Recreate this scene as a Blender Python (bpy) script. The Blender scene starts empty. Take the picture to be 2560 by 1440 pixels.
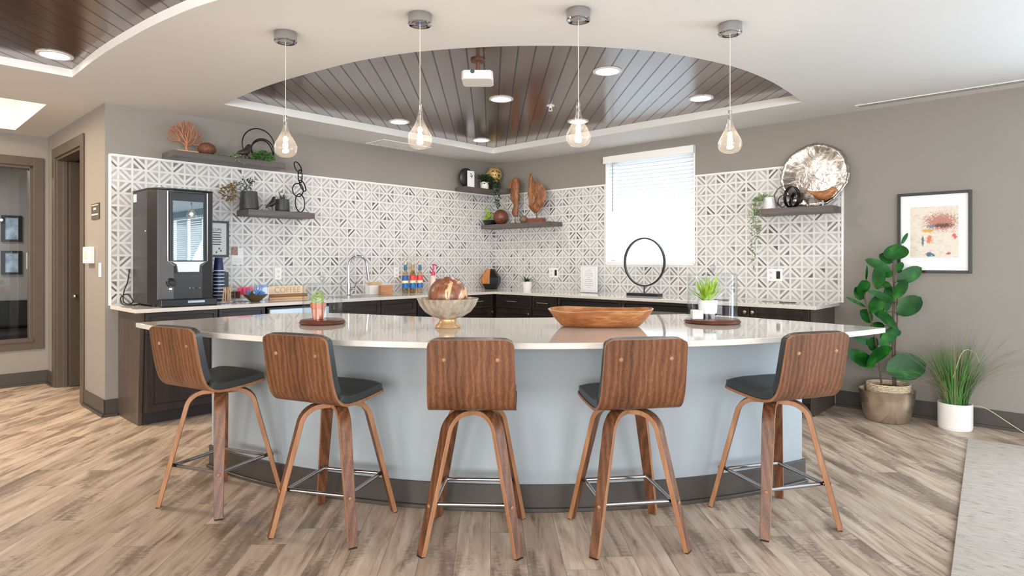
import bpy, bmesh, math, random
from mathutils import Vector, Matrix
import numpy as np
random.seed(7)
C = bpy.context.scene.collection
SC = bpy.context.scene
# ------------------------------------------------------------------ camera, sky, big lights, exposure
F, HZ, H = 1556.0, 654.0, 1.284          # focal length and horizon in pixels of the 2560 x 1440 frame, eye height
CEIL = 2.60
cam_d = bpy.data.cameras.new('camera')
cam = bpy.data.objects.new('camera', cam_d)
C.objects.link(cam)
cam.location = (0, 0, H)
cam.rotation_euler = (math.pi/2, 0, 0)
cam_d.sensor_width = 36.0
cam_d.lens = 36.0*F/2560.0
cam_d.shift_y = -(720.0-HZ)/2560.0
cam_d.clip_start = 0.05
SC.camera = cam
w = bpy.data.worlds.new('world')
SC.world = w
w.use_nodes = True
w.node_tree.nodes['Background'].inputs['Color'].default_value = (0.84, 0.92, 1.0, 1)
w.node_tree.nodes['Background'].inputs['Strength'].default_value = 1.6
SC.view_settings.view_transform = 'Standard'
SC.view_settings.look = 'None'
SC.view_settings.gamma = 1.0
SC.view_settings.use_curve_mapping = False
SC.view_settings.exposure = 0.66
SC.cycles.use_denoising = True
SC.cycles.max_bounces = 8
SC.cycles.transparent_max_bounces = 24
SC.cycles.sample_clamp_indirect = 6.0
SC.cycles.caustics_reflective = False
SC.cycles.caustics_refractive = False


def light(name, kind, loc, energy, color=(1, 1, 1), size=0.2, size_y=None, aim=None, rot=None, parent=None):
    d = bpy.data.lights.new(name, kind)
    d.energy = energy
    d.color = color
    if kind == 'AREA':
        d.size = size
        if size_y:
            d.shape = 'RECTANGLE'
            d.size_y = size_y
        else:
            d.shape = 'DISK'
    elif kind in ('POINT', 'SPOT'):
        d.shadow_soft_size = size
    o = bpy.data.objects.new(name, d)
    C.objects.link(o)
    o.location = loc
    if aim is not None:
        o.rotation_euler = (Vector(aim)-Vector(loc)).to_track_quat('-Z', 'Y').to_euler()
    if rot is not None:
        o.rotation_euler = rot
    if parent is not None:
        o.parent = parent
    return o


# ------------------------------------------------------------------ frames of reference of the walls
SA, CA = math.sin(math.radians(43)), math.cos(math.radians(43))


class Frame:
    """x to the viewer's right along a wall, y into the wall, z up."""
    def __init__(s, o, ax):
        s.o = o
        s.ax = ax
        s.ay = (-ax[1], ax[0])
        s.rot = math.atan2(ax[1], ax[0])

    def loc(s, x, y, z=0.0):
        return Vector((s.o[0]+s.ax[0]*x+s.ay[0]*y, s.o[1]+s.ax[1]*x+s.ay[1]*y, z))

    def fx(s, px, y=0.0):
        r = (px-1280.0)/F
        return (r*(s.o[1]+s.ay[1]*y)-s.o[0]-s.ay[0]*y)/(s.ax[0]-r*s.ax[1])

    def z(s, x, y, py):
        return H+(HZ-py)*s.loc(x, y).y/F


CORNER = (-0.245, 8.497)
L = Frame(CORNER, (SA, CA))              # wall on the left of the corner, x is negative
R = Frame(CORNER, (CA, -SA))             # wall on the right of the corner, x is positive
P0 = L.loc(-4.578, 0)
P = Frame((P0.x, P0.y), (CA, -SA))       # short wall with the open door, x is negative
Q0 = P.loc(-2.12, 0)
O = Frame((Q0.x, Q0.y), (SA, CA))        # wall with the office window, x is negative
G = Frame((0.0, 0.0), (1.0, 0.0))


# ------------------------------------------------------------------ mesh helpers
class MB:
    def __init__(s):
        s.v = []
        s.f = []
        s.m = []
        s.mi = 0

    def add(s, vs, fs, mi=None):
        n = len(s.v)
        s.v += [tuple(p) for p in vs]
        for f in fs:
            s.f.append(tuple(i+n for i in f))
            s.m.append(s.mi if mi is None else mi)
        return s

    def box(s, x0, x1, y0, y1, z0, z1, M=None):
        vs = [(x, y, z) for z in (z0, z1) for y in (y0, y1) for x in (x0, x1)]
        if M is not None:
            vs = [M @ Vector(p) for p in vs]
        return s.add(vs, [(0, 2, 3, 1), (4, 5, 7, 6), (0, 1, 5, 4), (2, 6, 7, 3), (0, 4, 6, 2), (1, 3, 7, 5)])

    def prism(s, pts, z0, z1):
        n = len(pts)
        area = sum(pts[i][0]*pts[(i+1) % n][1]-pts[(i+1) % n][0]*pts[i][1] for i in range(n))
        if area < 0:
            pts = pts[::-1]
        vs = [(p[0], p[1], z0) for p in pts]+[(p[0], p[1], z1) for p in pts]
        fs = [tuple(range(n))[::-1], tuple(range(n, 2*n))]
        fs += [(i, (i+1) % n, (i+1) % n+n, i+n) for i in range(n)]
        return s.add(vs, fs)

    def slab(s, pts, y0, y1, M=None):
        """outline in x,z given thickness in y"""
        n = len(pts)
        area = sum(pts[i][0]*pts[(i+1) % n][1]-pts[(i+1) % n][0]*pts[i][1] for i in range(n))
        if area < 0:
            pts = pts[::-1]
        vs = [(p[0], y0, p[1]) for p in pts]+[(p[0], y1, p[1]) for p in pts]
        if M is not None:
            vs = [M @ Vector(p) for p in vs]
        fs = [tuple(range(n)), tuple(range(n, 2*n))[::-1]]
        fs += [(i, i+n, (i+1) % n+n, (i+1) % n) for i in range(n)]
        return s.add(vs, fs)

    def lathe(s, prof, n=32, c=(0, 0, 0), M=None, fn=None):
        k = len(prof)
        vs = []
        for i in range(n):
            a = 2*math.pi*i/n
            for r, z in prof:
                q = 1.0 if fn is None else fn(a, z)
                vs.append((r*q*math.cos(a), r*q*math.sin(a), z))
        fs = []
        for i in range(n):
            j = (i+1) % n
            for t in range(k-1):
                if prof[t][0] < 1e-6 and prof[t+1][0] < 1e-6:
                    continue
                if prof[t][0] < 1e-6:
                    fs.append((i*k+t, j*k+t+1, i*k+t+1))
                elif prof[t+1][0] < 1e-6:
                    fs.append((i*k+t, j*k+t, i*k+t+1))
                else:
                    fs.append((i*k+t, j*k+t, j*k+t+1, i*k+t+1))
        vs = [Vector(p) for p in vs]
        if M is not None:
            vs = [M @ p for p in vs]
        return s.add([p+Vector(c) for p in vs], fs)

    def tube(s, pts, r, n=10, closed=False, cap=True):
        pts = [Vector(p) for p in pts]
        k = len(pts)
        rs = r if isinstance(r, (list, tuple)) else [r]*k
        vs = []
        prev = None
        for i in range(k):
            if closed:
                t = pts[(i+1) % k]-pts[i-1]
            else:
                t = pts[min(i+1, k-1)]-pts[max(i-1, 0)]
            t = t.normalized() if t.length > 1e-9 else Vector((0, 0, 1))
            if prev is None:
                up = Vector((0, 0, 1)) if abs(t.z) < 0.9 else Vector((1, 0, 0))
                a = t.cross(up).normalized()
            else:
                a = prev-t*prev.dot(t)
                a = a.normalized() if a.length > 1e-6 else t.orthogonal().normalized()
            prev = a
            b = t.cross(a)
            for j in range(n):
                q = 2*math.pi*j/n
                vs.append(pts[i]+(a*math.cos(q)+b*math.sin(q))*rs[i])
        fs = []
        for i in range(k if closed else k-1):
            i2 = (i+1) % k
            for j in range(n):
                j2 = (j+1) % n
                fs.append((i*n+j, i2*n+j, i2*n+j2, i*n+j2)[::-1])
        if cap and not closed:
            fs.append(tuple(range(n)))
            fs.append(tuple(range((k-1)*n, k*n))[::-1])
        return s.add(vs, fs)

    def ball(s, c, r, n=20, m=12, fn=None, M=None):
        if not isinstance(r, (list, tuple)):
            r = (r, r, r)
        vs = []
        for i in range(m+1):
            th = math.pi*i/m
            for j in range(n):
                ph = 2*math.pi*j/n
                d = Vector((math.sin(th)*math.cos(ph), math.sin(th)*math.sin(ph), math.cos(th)))
                q = 1.0 if fn is None else fn(d)
                p = Vector((d.x*r[0]*q, d.y*r[1]*q, d.z*r[2]*q))
                if M is not None:
                    p = M @ p
                vs.append(p+Vector(c))
        fs = []
        for i in range(m):
            for j in range(n):
                j2 = (j+1) % n
                fs.append((i*n+j, (i+1)*n+j, (i+1)*n+j2, i*n+j2))
        return s.add(vs, fs)

    def band(s, pts, wdir, wid, thick, ndir=None):
        """bent strip: path pts, width along wdir, thickness across; wid may be a list"""
        pts = [Vector(p) for p in pts]
        k = len(pts)
        wd = Vector(wdir).normalized()
        ws = wid if isinstance(wid, (list, tuple)) else [wid]*k
        vs = []
        for i in range(k):
            t = (pts[min(i+1, k-1)]-pts[max(i-1, 0)]).normalized()
            nn = t.cross(wd).normalized()
            a, b = wd*ws[i]/2, nn*thick/2
            vs += [pts[i]-a-b, pts[i]+a-b, pts[i]+a+b, pts[i]-a+b]
        fs = []
        for i in range(k-1):
            for j in range(4):
                j2 = (j+1) % 4
                fs.append((i*4+j, i*4+j2, (i+1)*4+j2, (i+1)*4+j))
        fs.append((3, 2, 1, 0))
        e = (k-1)*4
        fs.append((e, e+1, e+2, e+3))
        return s.add(vs, fs)

    def leaf(s, base, tip, width, normal, curl=0.0, seg=6, fold=0.15):
        """a leaf with some thickness-free fold along its midrib"""
        b, t = Vector(base), Vector(tip)
        d = t-b
        ln = d.length
        d.normalize()
        nn = Vector(normal)
        nn = (nn-d*nn.dot(d))
        nn = nn.normalized() if nn.length > 1e-6 else d.orthogonal().normalized()
        sd = d.cross(nn)
        vs = []
        for i in range(seg+1):
            u = i/seg
            wv = width*0.5*(4*u*(1-u))**0.62 if 0 < u < 1 else 0.0
            mid = b+d*ln*u+nn*(-curl*ln*u*u)
            up = nn*(fold*wv)
            vs += [mid+sd*wv+up, mid, mid-sd*wv+up]
        fs = []
        for i in range(seg):
            a = i*3
            fs += [(a, a+1, a+4, a+3), (a+1, a+2, a+5, a+4)]
        return s.add(vs, fs)

    def build(s, name, mats, parent=None, smooth=35, bevel=0.0, seg=2, loc=None, rot=None, solid=0.0, sub=0):
        me = bpy.data.meshes.new(name)
        me.from_pydata([tuple(p) for p in s.v], [], s.f)
        if not isinstance(mats, (list, tuple)):
            mats = [mats]
        for m in mats:
            me.materials.append(m)
        for p, i in zip(me.polygons, s.m):
            p.material_index = min(i, len(mats)-1)
        me.update()
        if smooth:
            me.polygons.foreach_set('use_smooth', [True]*len(me.polygons))
            me.set_sharp_from_angle(angle=math.radians(smooth))
        o = bpy.data.objects.new(name, me)
        C.objects.link(o)
        if parent is not None:
            o.parent = parent
        if loc is not None:
            o.location = loc
        if rot is not None:
            o.rotation_euler = (0, 0, rot)
        if solid:
            md = o.modifiers.new('solid', 'SOLIDIFY')
            md.thickness = solid
            md.offset = 0
        if bevel:
            md = o.modifiers.new('bevel', 'BEVEL')
            md.width = bevel
            md.segments = seg
            md.limit_method = 'ANGLE'
            md.angle_limit = math.radians(40)
            md.harden_normals = False
        if sub:
            md = o.modifiers.new('sub', 'SUBSURF')
            md.levels = sub
            md.render_levels = sub
        return o


def thing(name, label, cat, loc=(0, 0, 0), rot=0.0, group=None):
    o = bpy.data.objects.new(name, None)
    C.objects.link(o)
    o.empty_display_size = 0.05
    o.location = loc
    o.rotation_euler = (0, 0, rot)
    o['label'] = label
    o['category'] = cat
    if group:
        o['group'] = group
    return o


def tag(o, label, cat, group=None):
    o['label'] = label
    o['category'] = cat
    if group:
        o['group'] = group
    return o


def struct(o):
    o['kind'] = 'structure'
    return o


def dup(root, loc, rot, label, group=None):
    r = root.copy()
    C.objects.link(r)
    r.location = loc
    r.rotation_euler = (0, 0, rot)
    r['label'] = label
    if group:
        r['group'] = group
    for ch in list(root.children):
        c = ch.copy()
        C.objects.link(c)
        c.parent = r
        for g in ch.children:
            d = g.copy()
            C.objects.link(d)
            d.parent = c
    return r


def arc(c, r, a0, a1, n):
    return [(c[0]+r*math.cos(a0+(a1-a0)*i/n), c[1]+r*math.sin(a0+(a1-a0)*i/n)) for i in range(n+1)]


def smooth_path(pts, k=8):
    """Catmull-Rom through the points"""
    pts = [Vector(p) for p in pts]
    q = [pts[0]*2-pts[1]]+pts+[pts[-1]*2-pts[-2]]
    out = []
    for i in range(1, len(q)-2):
        for j in range(k):
            t = j/k
            a, b, c, d = q[i-1], q[i], q[i+1], q[i+2]
            out.append(0.5*((2*b)+(c-a)*t+(2*a-5*b+4*c-d)*t*t+(3*b-a-3*c+d)*t**3))
    out.append(pts[-1])
    return out


def text(body, size, m, parent, loc, rot=(math.pi/2, 0, 0), name='lettering', depth=0.0008, align='CENTER', bold=0.0):
    cu = bpy.data.curves.new(name, 'FONT')
    cu.body = body
    cu.size = size
    cu.align_x = align
    cu.align_y = 'CENTER'
    cu.extrude = depth
    cu.offset = bold
    cu.resolution_u = 3
    tmp = bpy.data.objects.new(name, cu)
    C.objects.link(tmp)
    dg = bpy.context.evaluated_depsgraph_get()
    me = bpy.data.meshes.new_from_object(tmp.evaluated_get(dg))
    C.objects.unlink(tmp)
    bpy.data.objects.remove(tmp)
    me.materials.clear()
    me.materials.append(m)
    o = bpy.data.objects.new(name, me)
    C.objects.link(o)
    o.parent = parent
    o.location = loc
    o.rotation_euler = rot
    return o


# ------------------------------------------------------------------ materials
def rgb(r, g, b):
    f = lambda c: ((c/255.0+0.055)/1.055)**2.4 if c > 10 else c/255.0/12.92
    return (f(r), f(g), f(b), 1)


class NT:
    def __init__(s, name):
        s.mat = bpy.data.materials.new(name)
        s.mat.use_nodes = True
        s.t = s.mat.node_tree
        s.b = s.t.nodes['Principled BSDF']

    def n(s, kind, **kw):
        nd = s.t.nodes.new(kind)
        for k, v in kw.items():
            setattr(nd, k, v)
        return nd

    def link(s, a, b):
        s.t.links.new(a, b)

    def val(s, sock, v):
        if hasattr(v, 'is_linked') or isinstance(v, bpy.types.NodeSocket):
            s.link(v, sock)
        else:
            sock.default_value = v

    def math(s, op, a, b=0.0, c=0.0, clamp=False):
        nd = s.n('ShaderNodeMath', operation=op, use_clamp=clamp)
        s.val(nd.inputs[0], a)
        s.val(nd.inputs[1], b)
        s.val(nd.inputs[2], c)
        return nd.outputs[0]

    def mix(s, fac, a, b, blend='MIX'):
        nd = s.n('ShaderNodeMix', data_type='RGBA', blend_type=blend)
        s.val(nd.inputs[0], fac)
        s.val(nd.inputs[6], a)
        s.val(nd.inputs[7], b)
        return nd.outputs[2]

    def coord(s, kind='Object', scale=(1, 1, 1), rot=(0, 0, 0), loc=(0, 0, 0)):
        tc = s.n('ShaderNodeTexCoord')
        mp = s.n('ShaderNodeMapping')
        mp.inputs['Scale'].default_value = scale
        mp.inputs['Rotation'].default_value = rot
        mp.inputs['Location'].default_value = loc
        s.link(tc.outputs[kind], mp.inputs['Vector'])
        return mp.outputs['Vector']

    def noise(s, vec, scale=5.0, detail=4.0, rough=0.55, dist=0.0):
        nd = s.n('ShaderNodeTexNoise')
        s.link(vec, nd.inputs['Vector'])
        nd.inputs['Scale'].default_value = scale
        nd.inputs['Detail'].default_value = detail
        nd.inputs['Roughness'].default_value = rough
        nd.inputs['Distortion'].default_value = dist
        return nd.outputs[0]

    def ramp(s, fac, stops):
        nd = s.n('ShaderNodeValToRGB')
        cr = nd.color_ramp
        while len(cr.elements) < len(stops):
            cr.elements.new(0.5)
        for e, (p, c) in zip(cr.elements, stops):
            e.position = p
            e.color = c if not isinstance(c, (int, float)) else (c, c, c, 1)
        s.link(fac, nd.inputs[0])
        return nd.outputs[0]

    def bump(s, h, strength=0.2, dist=0.01):
        nd = s.n('ShaderNodeBump')
        nd.inputs['Strength'].default_value = strength
        nd.inputs['Distance'].default_value = dist
        s.link(h, nd.inputs['Height'])
        s.link(nd.outputs[0], s.b.inputs['Normal'])


def plain(name, col, rough=0.5, metal=0.0, var=0.06, scale=8.0, spec=0.5, coat=0.0, bump=0.0, bscale=60.0):
    t = NT(name)
    v = t.coord()
    nz = t.noise(v, scale, 3)
    dark = tuple(c*(1-var) for c in col[:3])+(1,)
    lite = tuple(min(1, c*(1+var)) for c in col[:3])+(1,)
    t.link(t.ramp(nz, [(0.3, dark), (0.7, lite)]), t.b.inputs['Base Color'])
    t.b.inputs['Roughness'].default_value = rough
    t.b.inputs['Metallic'].default_value = metal
    t.b.inputs['Specular IOR Level'].default_value = spec
    t.b.inputs['Coat Weight'].default_value = coat
    if bump:
        t.bump(t.noise(v, bscale, 3), bump, 0.004)
    return t.mat


def wood(name, c0, c1, c2, axis='z', scale=1.0, rough=0.4, spec=0.4, stretch=14.0, fine=0.35, coat=0.0):
    """long grain along axis in object space"""
    t = NT(name)
    k = {'x': (1/stretch, 1, 1), 'y': (1, 1/stretch, 1), 'z': (1, 1, 1/stretch)}[axis]
    v = t.coord('Object', tuple(a*scale for a in k))
    a = t.noise(v, 16.0, 5, 0.6, 0.6)
    b = t.noise(v, 90.0, 3, 0.6)
    s1 = t.math('ADD', t.math('MULTIPLY', a, 1-fine), t.math('MULTIPLY', b, fine))
    t.link(t.ramp(s1, [(0.3, c0), (0.5, c1), (0.7, c2)]), t.b.inputs['Base Color'])
    t.b.inputs['Roughness'].default_value = rough
    t.b.inputs['Specular IOR Level'].default_value = spec
    t.b.inputs['Coat Weight'].default_value = coat
    t.bump(s1, 0.08, 0.003)
    return t.mat


def emit(name, col, st):
    t = NT(name)
    t.b.inputs['Base Color'].default_value = col
    t.b.inputs['Emission Color'].default_value = col
    t.b.inputs['Emission Strength'].default_value = st
    return t.mat


def thin_glass(name, tint=(0.97, 0.98, 0.98, 1), ior=1.45, rough=0.0, gain=1.0):
    t = NT(name)
    t.t.nodes.remove(t.b)
    out = t.t.nodes['Material Output']
    tr = t.n('ShaderNodeBsdfTransparent')
    tr.inputs[0].default_value = tint
    gl = t.n('ShaderNodeBsdfGlossy')
    gl.inputs['Roughness'].default_value = rough
    lw = t.n('ShaderNodeLayerWeight')
    f0 = ((ior-1)/(ior+1))**2
    mx = t.n('ShaderNodeMixShader')
    fc = t.math('POWER', lw.outputs['Facing'], 4.0)
    t.link(t.math('MULTIPLY', t.math('MULTIPLY_ADD', fc, 0.75, f0), gain, clamp=True), mx.inputs[0])
    t.link(tr.outputs[0], mx.inputs[1])
    t.link(gl.outputs[0], mx.inputs[2])
    t.link(mx.outputs[0], out.inputs[0])
    return t.mat


M = {}
M['wall'] = plain('wall paint taupe', rgb(140, 134, 127), 0.7, var=0.015, scale=3)
M['islandpaint'] = plain('island paint grey', rgb(152, 160, 165), 0.6, var=0.015, scale=3)
M['ceiling'] = plain('ceiling paint white', rgb(224, 224, 223), 0.75, var=0.01, scale=2)
M['riser'] = plain('tray riser white', rgb(236, 235, 232), 0.5, var=0.01)
M['base'] = plain('baseboard umber grey', rgb(66, 61, 56), 0.4, var=0.05)
M['door'] = plain('door dark brown', rgb(70, 59, 48), 0.4, var=0.05)
M['doorframe'] = plain('frame brown grey', rgb(84, 73, 62), 0.4, var=0.05)
M['quartz'] = plain('quartz greige', rgb(216, 210, 202), 0.05, var=0.03, scale=25, spec=0.6)
M['white'] = plain('white plastic', rgb(236, 235, 232), 0.35, var=0.01)
M['ceramic'] = plain('white ceramic', rgb(235, 232, 228), 0.25, var=0.01)
M['black'] = plain('black satin', rgb(22, 22, 23), 0.35, var=0.1)
M['charcoal'] = plain('charcoal metal', rgb(50, 48, 47), 0.35, var=0.05, metal=0.3)
M['chrome'] = plain('chrome', rgb(186, 187, 190), 0.06, metal=1.0, var=0.01)
M['nickel'] = plain('brushed nickel', rgb(190, 186, 180), 0.28, metal=1.0, var=0.05)
M['steel'] = plain('stainless steel', rgb(176, 180, 184), 0.3, metal=0.85, var=0.04)
M['leather'] = plain('charcoal leather', rgb(54, 57, 57), 0.36, var=0.12, scale=5, bump=0.15, bscale=180)
M['rubber'] = plain('black rubber', rgb(18, 18, 18), 0.6)
M['cabinet'] = wood('espresso cabinet wood', rgb(34, 28, 25), rgb(47, 39, 35), rgb(62, 53, 47), 'z', 1.0, 0.35)
M['cabinetx'] = wood('espresso cabinet wood across', rgb(34, 28, 25), rgb(47, 39, 35), rgb(62, 53, 47), 'x', 1.0, 0.35)
M['endpanel'] = wood('end panel wood', rgb(60, 51, 45), rgb(75, 65, 57), rgb(92, 81, 73), 'z', 1.2, 0.35)
M['shelf'] = wood('grey brown shelf wood', rgb(74, 67, 64), rgb(92, 84, 80), rgb(112, 103, 98), 'x', 1.0, 0.45)
M['glass'] = thin_glass('clear glass', gain=0.5)
def milky_glass():
    m = thin_glass('pendant glass', (0.98, 0.95, 0.91, 1), 1.5, 0.02, 1.3)
    nt = m.node_tree
    out = nt.nodes['Material Output']
    src = out.inputs[0].links[0].from_socket
    tl = nt.nodes.new('ShaderNodeBsdfTranslucent')
    tl.inputs[0].default_value = (0.9, 0.85, 0.8, 1)
    mx = nt.nodes.new('ShaderNodeMixShader')
    mx.inputs[0].default_value = 0.035
    nt.links.new(src, mx.inputs[1])
    nt.links.new(tl.outputs[0], mx.inputs[2])
    nt.links.new(mx.outputs[0], out.inputs[0])
    return m


M['bulbglass'] = milky_glass()
M['toe'] = plain('toe kick black', rgb(28, 25, 23), 0.5)


def walnut():
    t = NT('walnut bent plywood')
    v = t.coord('Object', (1, 1, 0.06))
    wv = t.n('ShaderNodeTexWave', wave_type='BANDS', bands_direction='X')
    wv.inputs['Scale'].default_value = 11.0
    wv.inputs['Distortion'].default_value = 5.0
    wv.inputs['Detail'].default_value = 3.0
    wv.inputs['Detail Scale'].default_value = 2.2
    t.link(v, wv.inputs['Vector'])
    fine = t.noise(t.coord('Object', (1, 1, 0.03)), 260.0, 2)
    big = t.noise(v, 9.0, 3, 0.5, 0.4)
    s1 = t.math('ADD', t.math('MULTIPLY', wv.outputs['Fac'], 0.16), t.math('MULTIPLY', fine, 0.42))
    s1 = t.math('ADD', s1, t.math('MULTIPLY', big, 0.42))
    t.link(t.ramp(s1, [(0.25, rgb(54, 32, 19)), (0.42, rgb(88, 55, 35)), (0.58, rgb(112, 72, 47)), (0.75, rgb(142, 97, 66))]), t.b.inputs['Base Color'])
    t.b.inputs['Roughness'].default_value = 0.38
    t.b.inputs['Specular IOR Level'].default_value = 0.4
    return t.mat


M['walnut'] = walnut()
M['plyedge'] = wood('plywood edge', rgb(128, 86, 56), rgb(154, 108, 74), rgb(174, 130, 94), 'z', 1.0, 0.45)


def floor_mat():
    t = NT('wood plank floor')
    ang = math.atan2(0.0346, 1.0)
    v = t.coord('Object', (1, 1, 1), (0, 0, -ang))
    sp = t.n('ShaderNodeSeparateXYZ')
    t.link(v, sp.inputs[0])
    pw = 0.155
    xi = t.math('FLOOR', t.math('DIVIDE', sp.outputs[0], pw))
    xf = t.math('FRACT', t.math('DIVIDE', sp.outputs[0], pw))
    wn = t.n('ShaderNodeTexWhiteNoise', noise_dimensions='1D')
    t.link(xi, wn.inputs['W'])
    yy = t.math('DIVIDE', t.math('ADD', sp.outputs[1], t.math('MULTIPLY', wn.outputs['Value'], 1.22)), 1.22)
    yi = t.math('FLOOR', yy)
    yf = t.math('FRACT', yy)
    cb = t.n('ShaderNodeCombineXYZ')
    t.link(xi, cb.inputs[0])
    t.link(yi, cb.inputs[1])
    wn2 = t.n('ShaderNodeTexWhiteNoise', noise_dimensions='3D')
    t.link(cb.outputs[0], wn2.inputs['Vector'])
    rnd = wn2.outputs['Value']
    # grain, shifted plank by plank
    cb2 = t.n('ShaderNodeCombineXYZ')
    t.link(t.math('MULTIPLY_ADD', rnd, 37.0, sp.outputs[0]), cb2.inputs[0])
    t.link(t.math('MULTIPLY_ADD', rnd, 11.0, t.math('MULTIPLY', sp.outputs[1], 0.11)), cb2.inputs[1])
    g = t.noise(cb2.outputs[0], 22.0, 5, 0.62, 0.5)
    # dark sapwood streaks with saw-tooth cross grain
    cb3 = t.n('ShaderNodeCombineXYZ')
    t.link(t.math('MULTIPLY_ADD', rnd, 19.0, sp.outputs[0]), cb3.inputs[0])
    t.link(t.math('MULTIPLY_ADD', rnd, 23.0, t.math('MULTIPLY', sp.outputs[1], 0.22)), cb3.inputs[1])
    st = t.noise(cb3.outputs[0], 6.5, 2, 0.5, 0.3)
    cb4 = t.n('ShaderNodeCombineXYZ')
    t.link(t.math('MULTIPLY', sp.outputs[0], 0.5), cb4.inputs[0])
    t.link(t.math('MULTIPLY_ADD', rnd, 7.0, sp.outputs[1]), cb4.inputs[1])
    saw = t.noise(cb4.outputs[0], 62.0, 2, 0.5)
    streak = t.math('ADD', st, t.math('MULTIPLY', t.math('SUBTRACT', saw, 0.5), 0.22))
    streak = t.ramp(streak, [(0.53, 0.0), (0.62, 1.0)])
    base = t.ramp(g, [(0.30, rgb(148, 127, 111)), (0.42, rgb(192, 173, 156)), (0.56, rgb(214, 197, 180)), (0.70, rgb(228, 213, 198))])
    tone = t.ramp(rnd, [(0.0, rgb(222, 216, 209)), (1.0, rgb(255, 252, 246))])
    base = t.mix(1.0, base, tone, 'MULTIPLY')
    dark = t.ramp(g, [(0.3, rgb(98, 82, 70)), (0.7, rgb(146, 127, 112))])
    col = t.mix(t.math('MULTIPLY', streak, 0.72), base, dark)
    seam = t.math('MAXIMUM', t.math('LESS_THAN', xf, 0.018), t.math('LESS_THAN', yf, 0.0025))
    col = t.mix(t.math('MULTIPLY', seam, 0.55), col, rgb(80, 66, 56))
    t.link(col, t.b.inputs['Base Color'])
    t.b.inputs['Roughness'].default_value = 0.42
    t.b.inputs['Specular IOR Level'].default_value = 0.35
    return t.mat


def plank_ceiling_mat():
    t = NT('dark plank ceiling')
    ang = math.atan2(0.0346, 1.0)
    v = t.coord('Object', (1, 1, 1), (0, 0, -ang), (0.0, 0, 0))
    sp = t.n('ShaderNodeSeparateXYZ')
    t.link(v, sp.inputs[0])
    pw = 0.1127
    q = t.math('DIVIDE', t.math('ADD', sp.outputs[0], 0.05), pw)
    xi = t.math('FLOOR', q)
    xf = t.math('FRACT', q)
    cb = t.n('ShaderNodeCombineXYZ')
    t.link(t.math('MULTIPLY_ADD', xi, 3.7, sp.outputs[0]), cb.inputs[0])
    t.link(t.math('MULTIPLY', sp.outputs[1], 0.07), cb.inputs[1])
    g = t.noise(cb.outputs[0], 26.0, 4, 0.6)
    col = t.ramp(g, [(0.3, rgb(66, 41, 31)), (0.7, rgb(96, 65, 51))])
    gr = t.math('LESS_THAN', xf, 0.10)
    col = t.mix(gr, col, rgb(14, 10, 9))
    t.link(col, t.b.inputs['Base Color'])
    t.link(t.math('MULTIPLY_ADD', gr, 0.5, 0.17), t.b.inputs['Roughness'])
    t.b.inputs['Specular IOR Level'].default_value = 0.7
    t.b.inputs['Coat Weight'].default_value = 0.45
    t.b.inputs['Coat Roughness'].default_value = 0.16
    t.b.inputs['Coat IOR'].default_value = 1.7
    return t.mat


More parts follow.
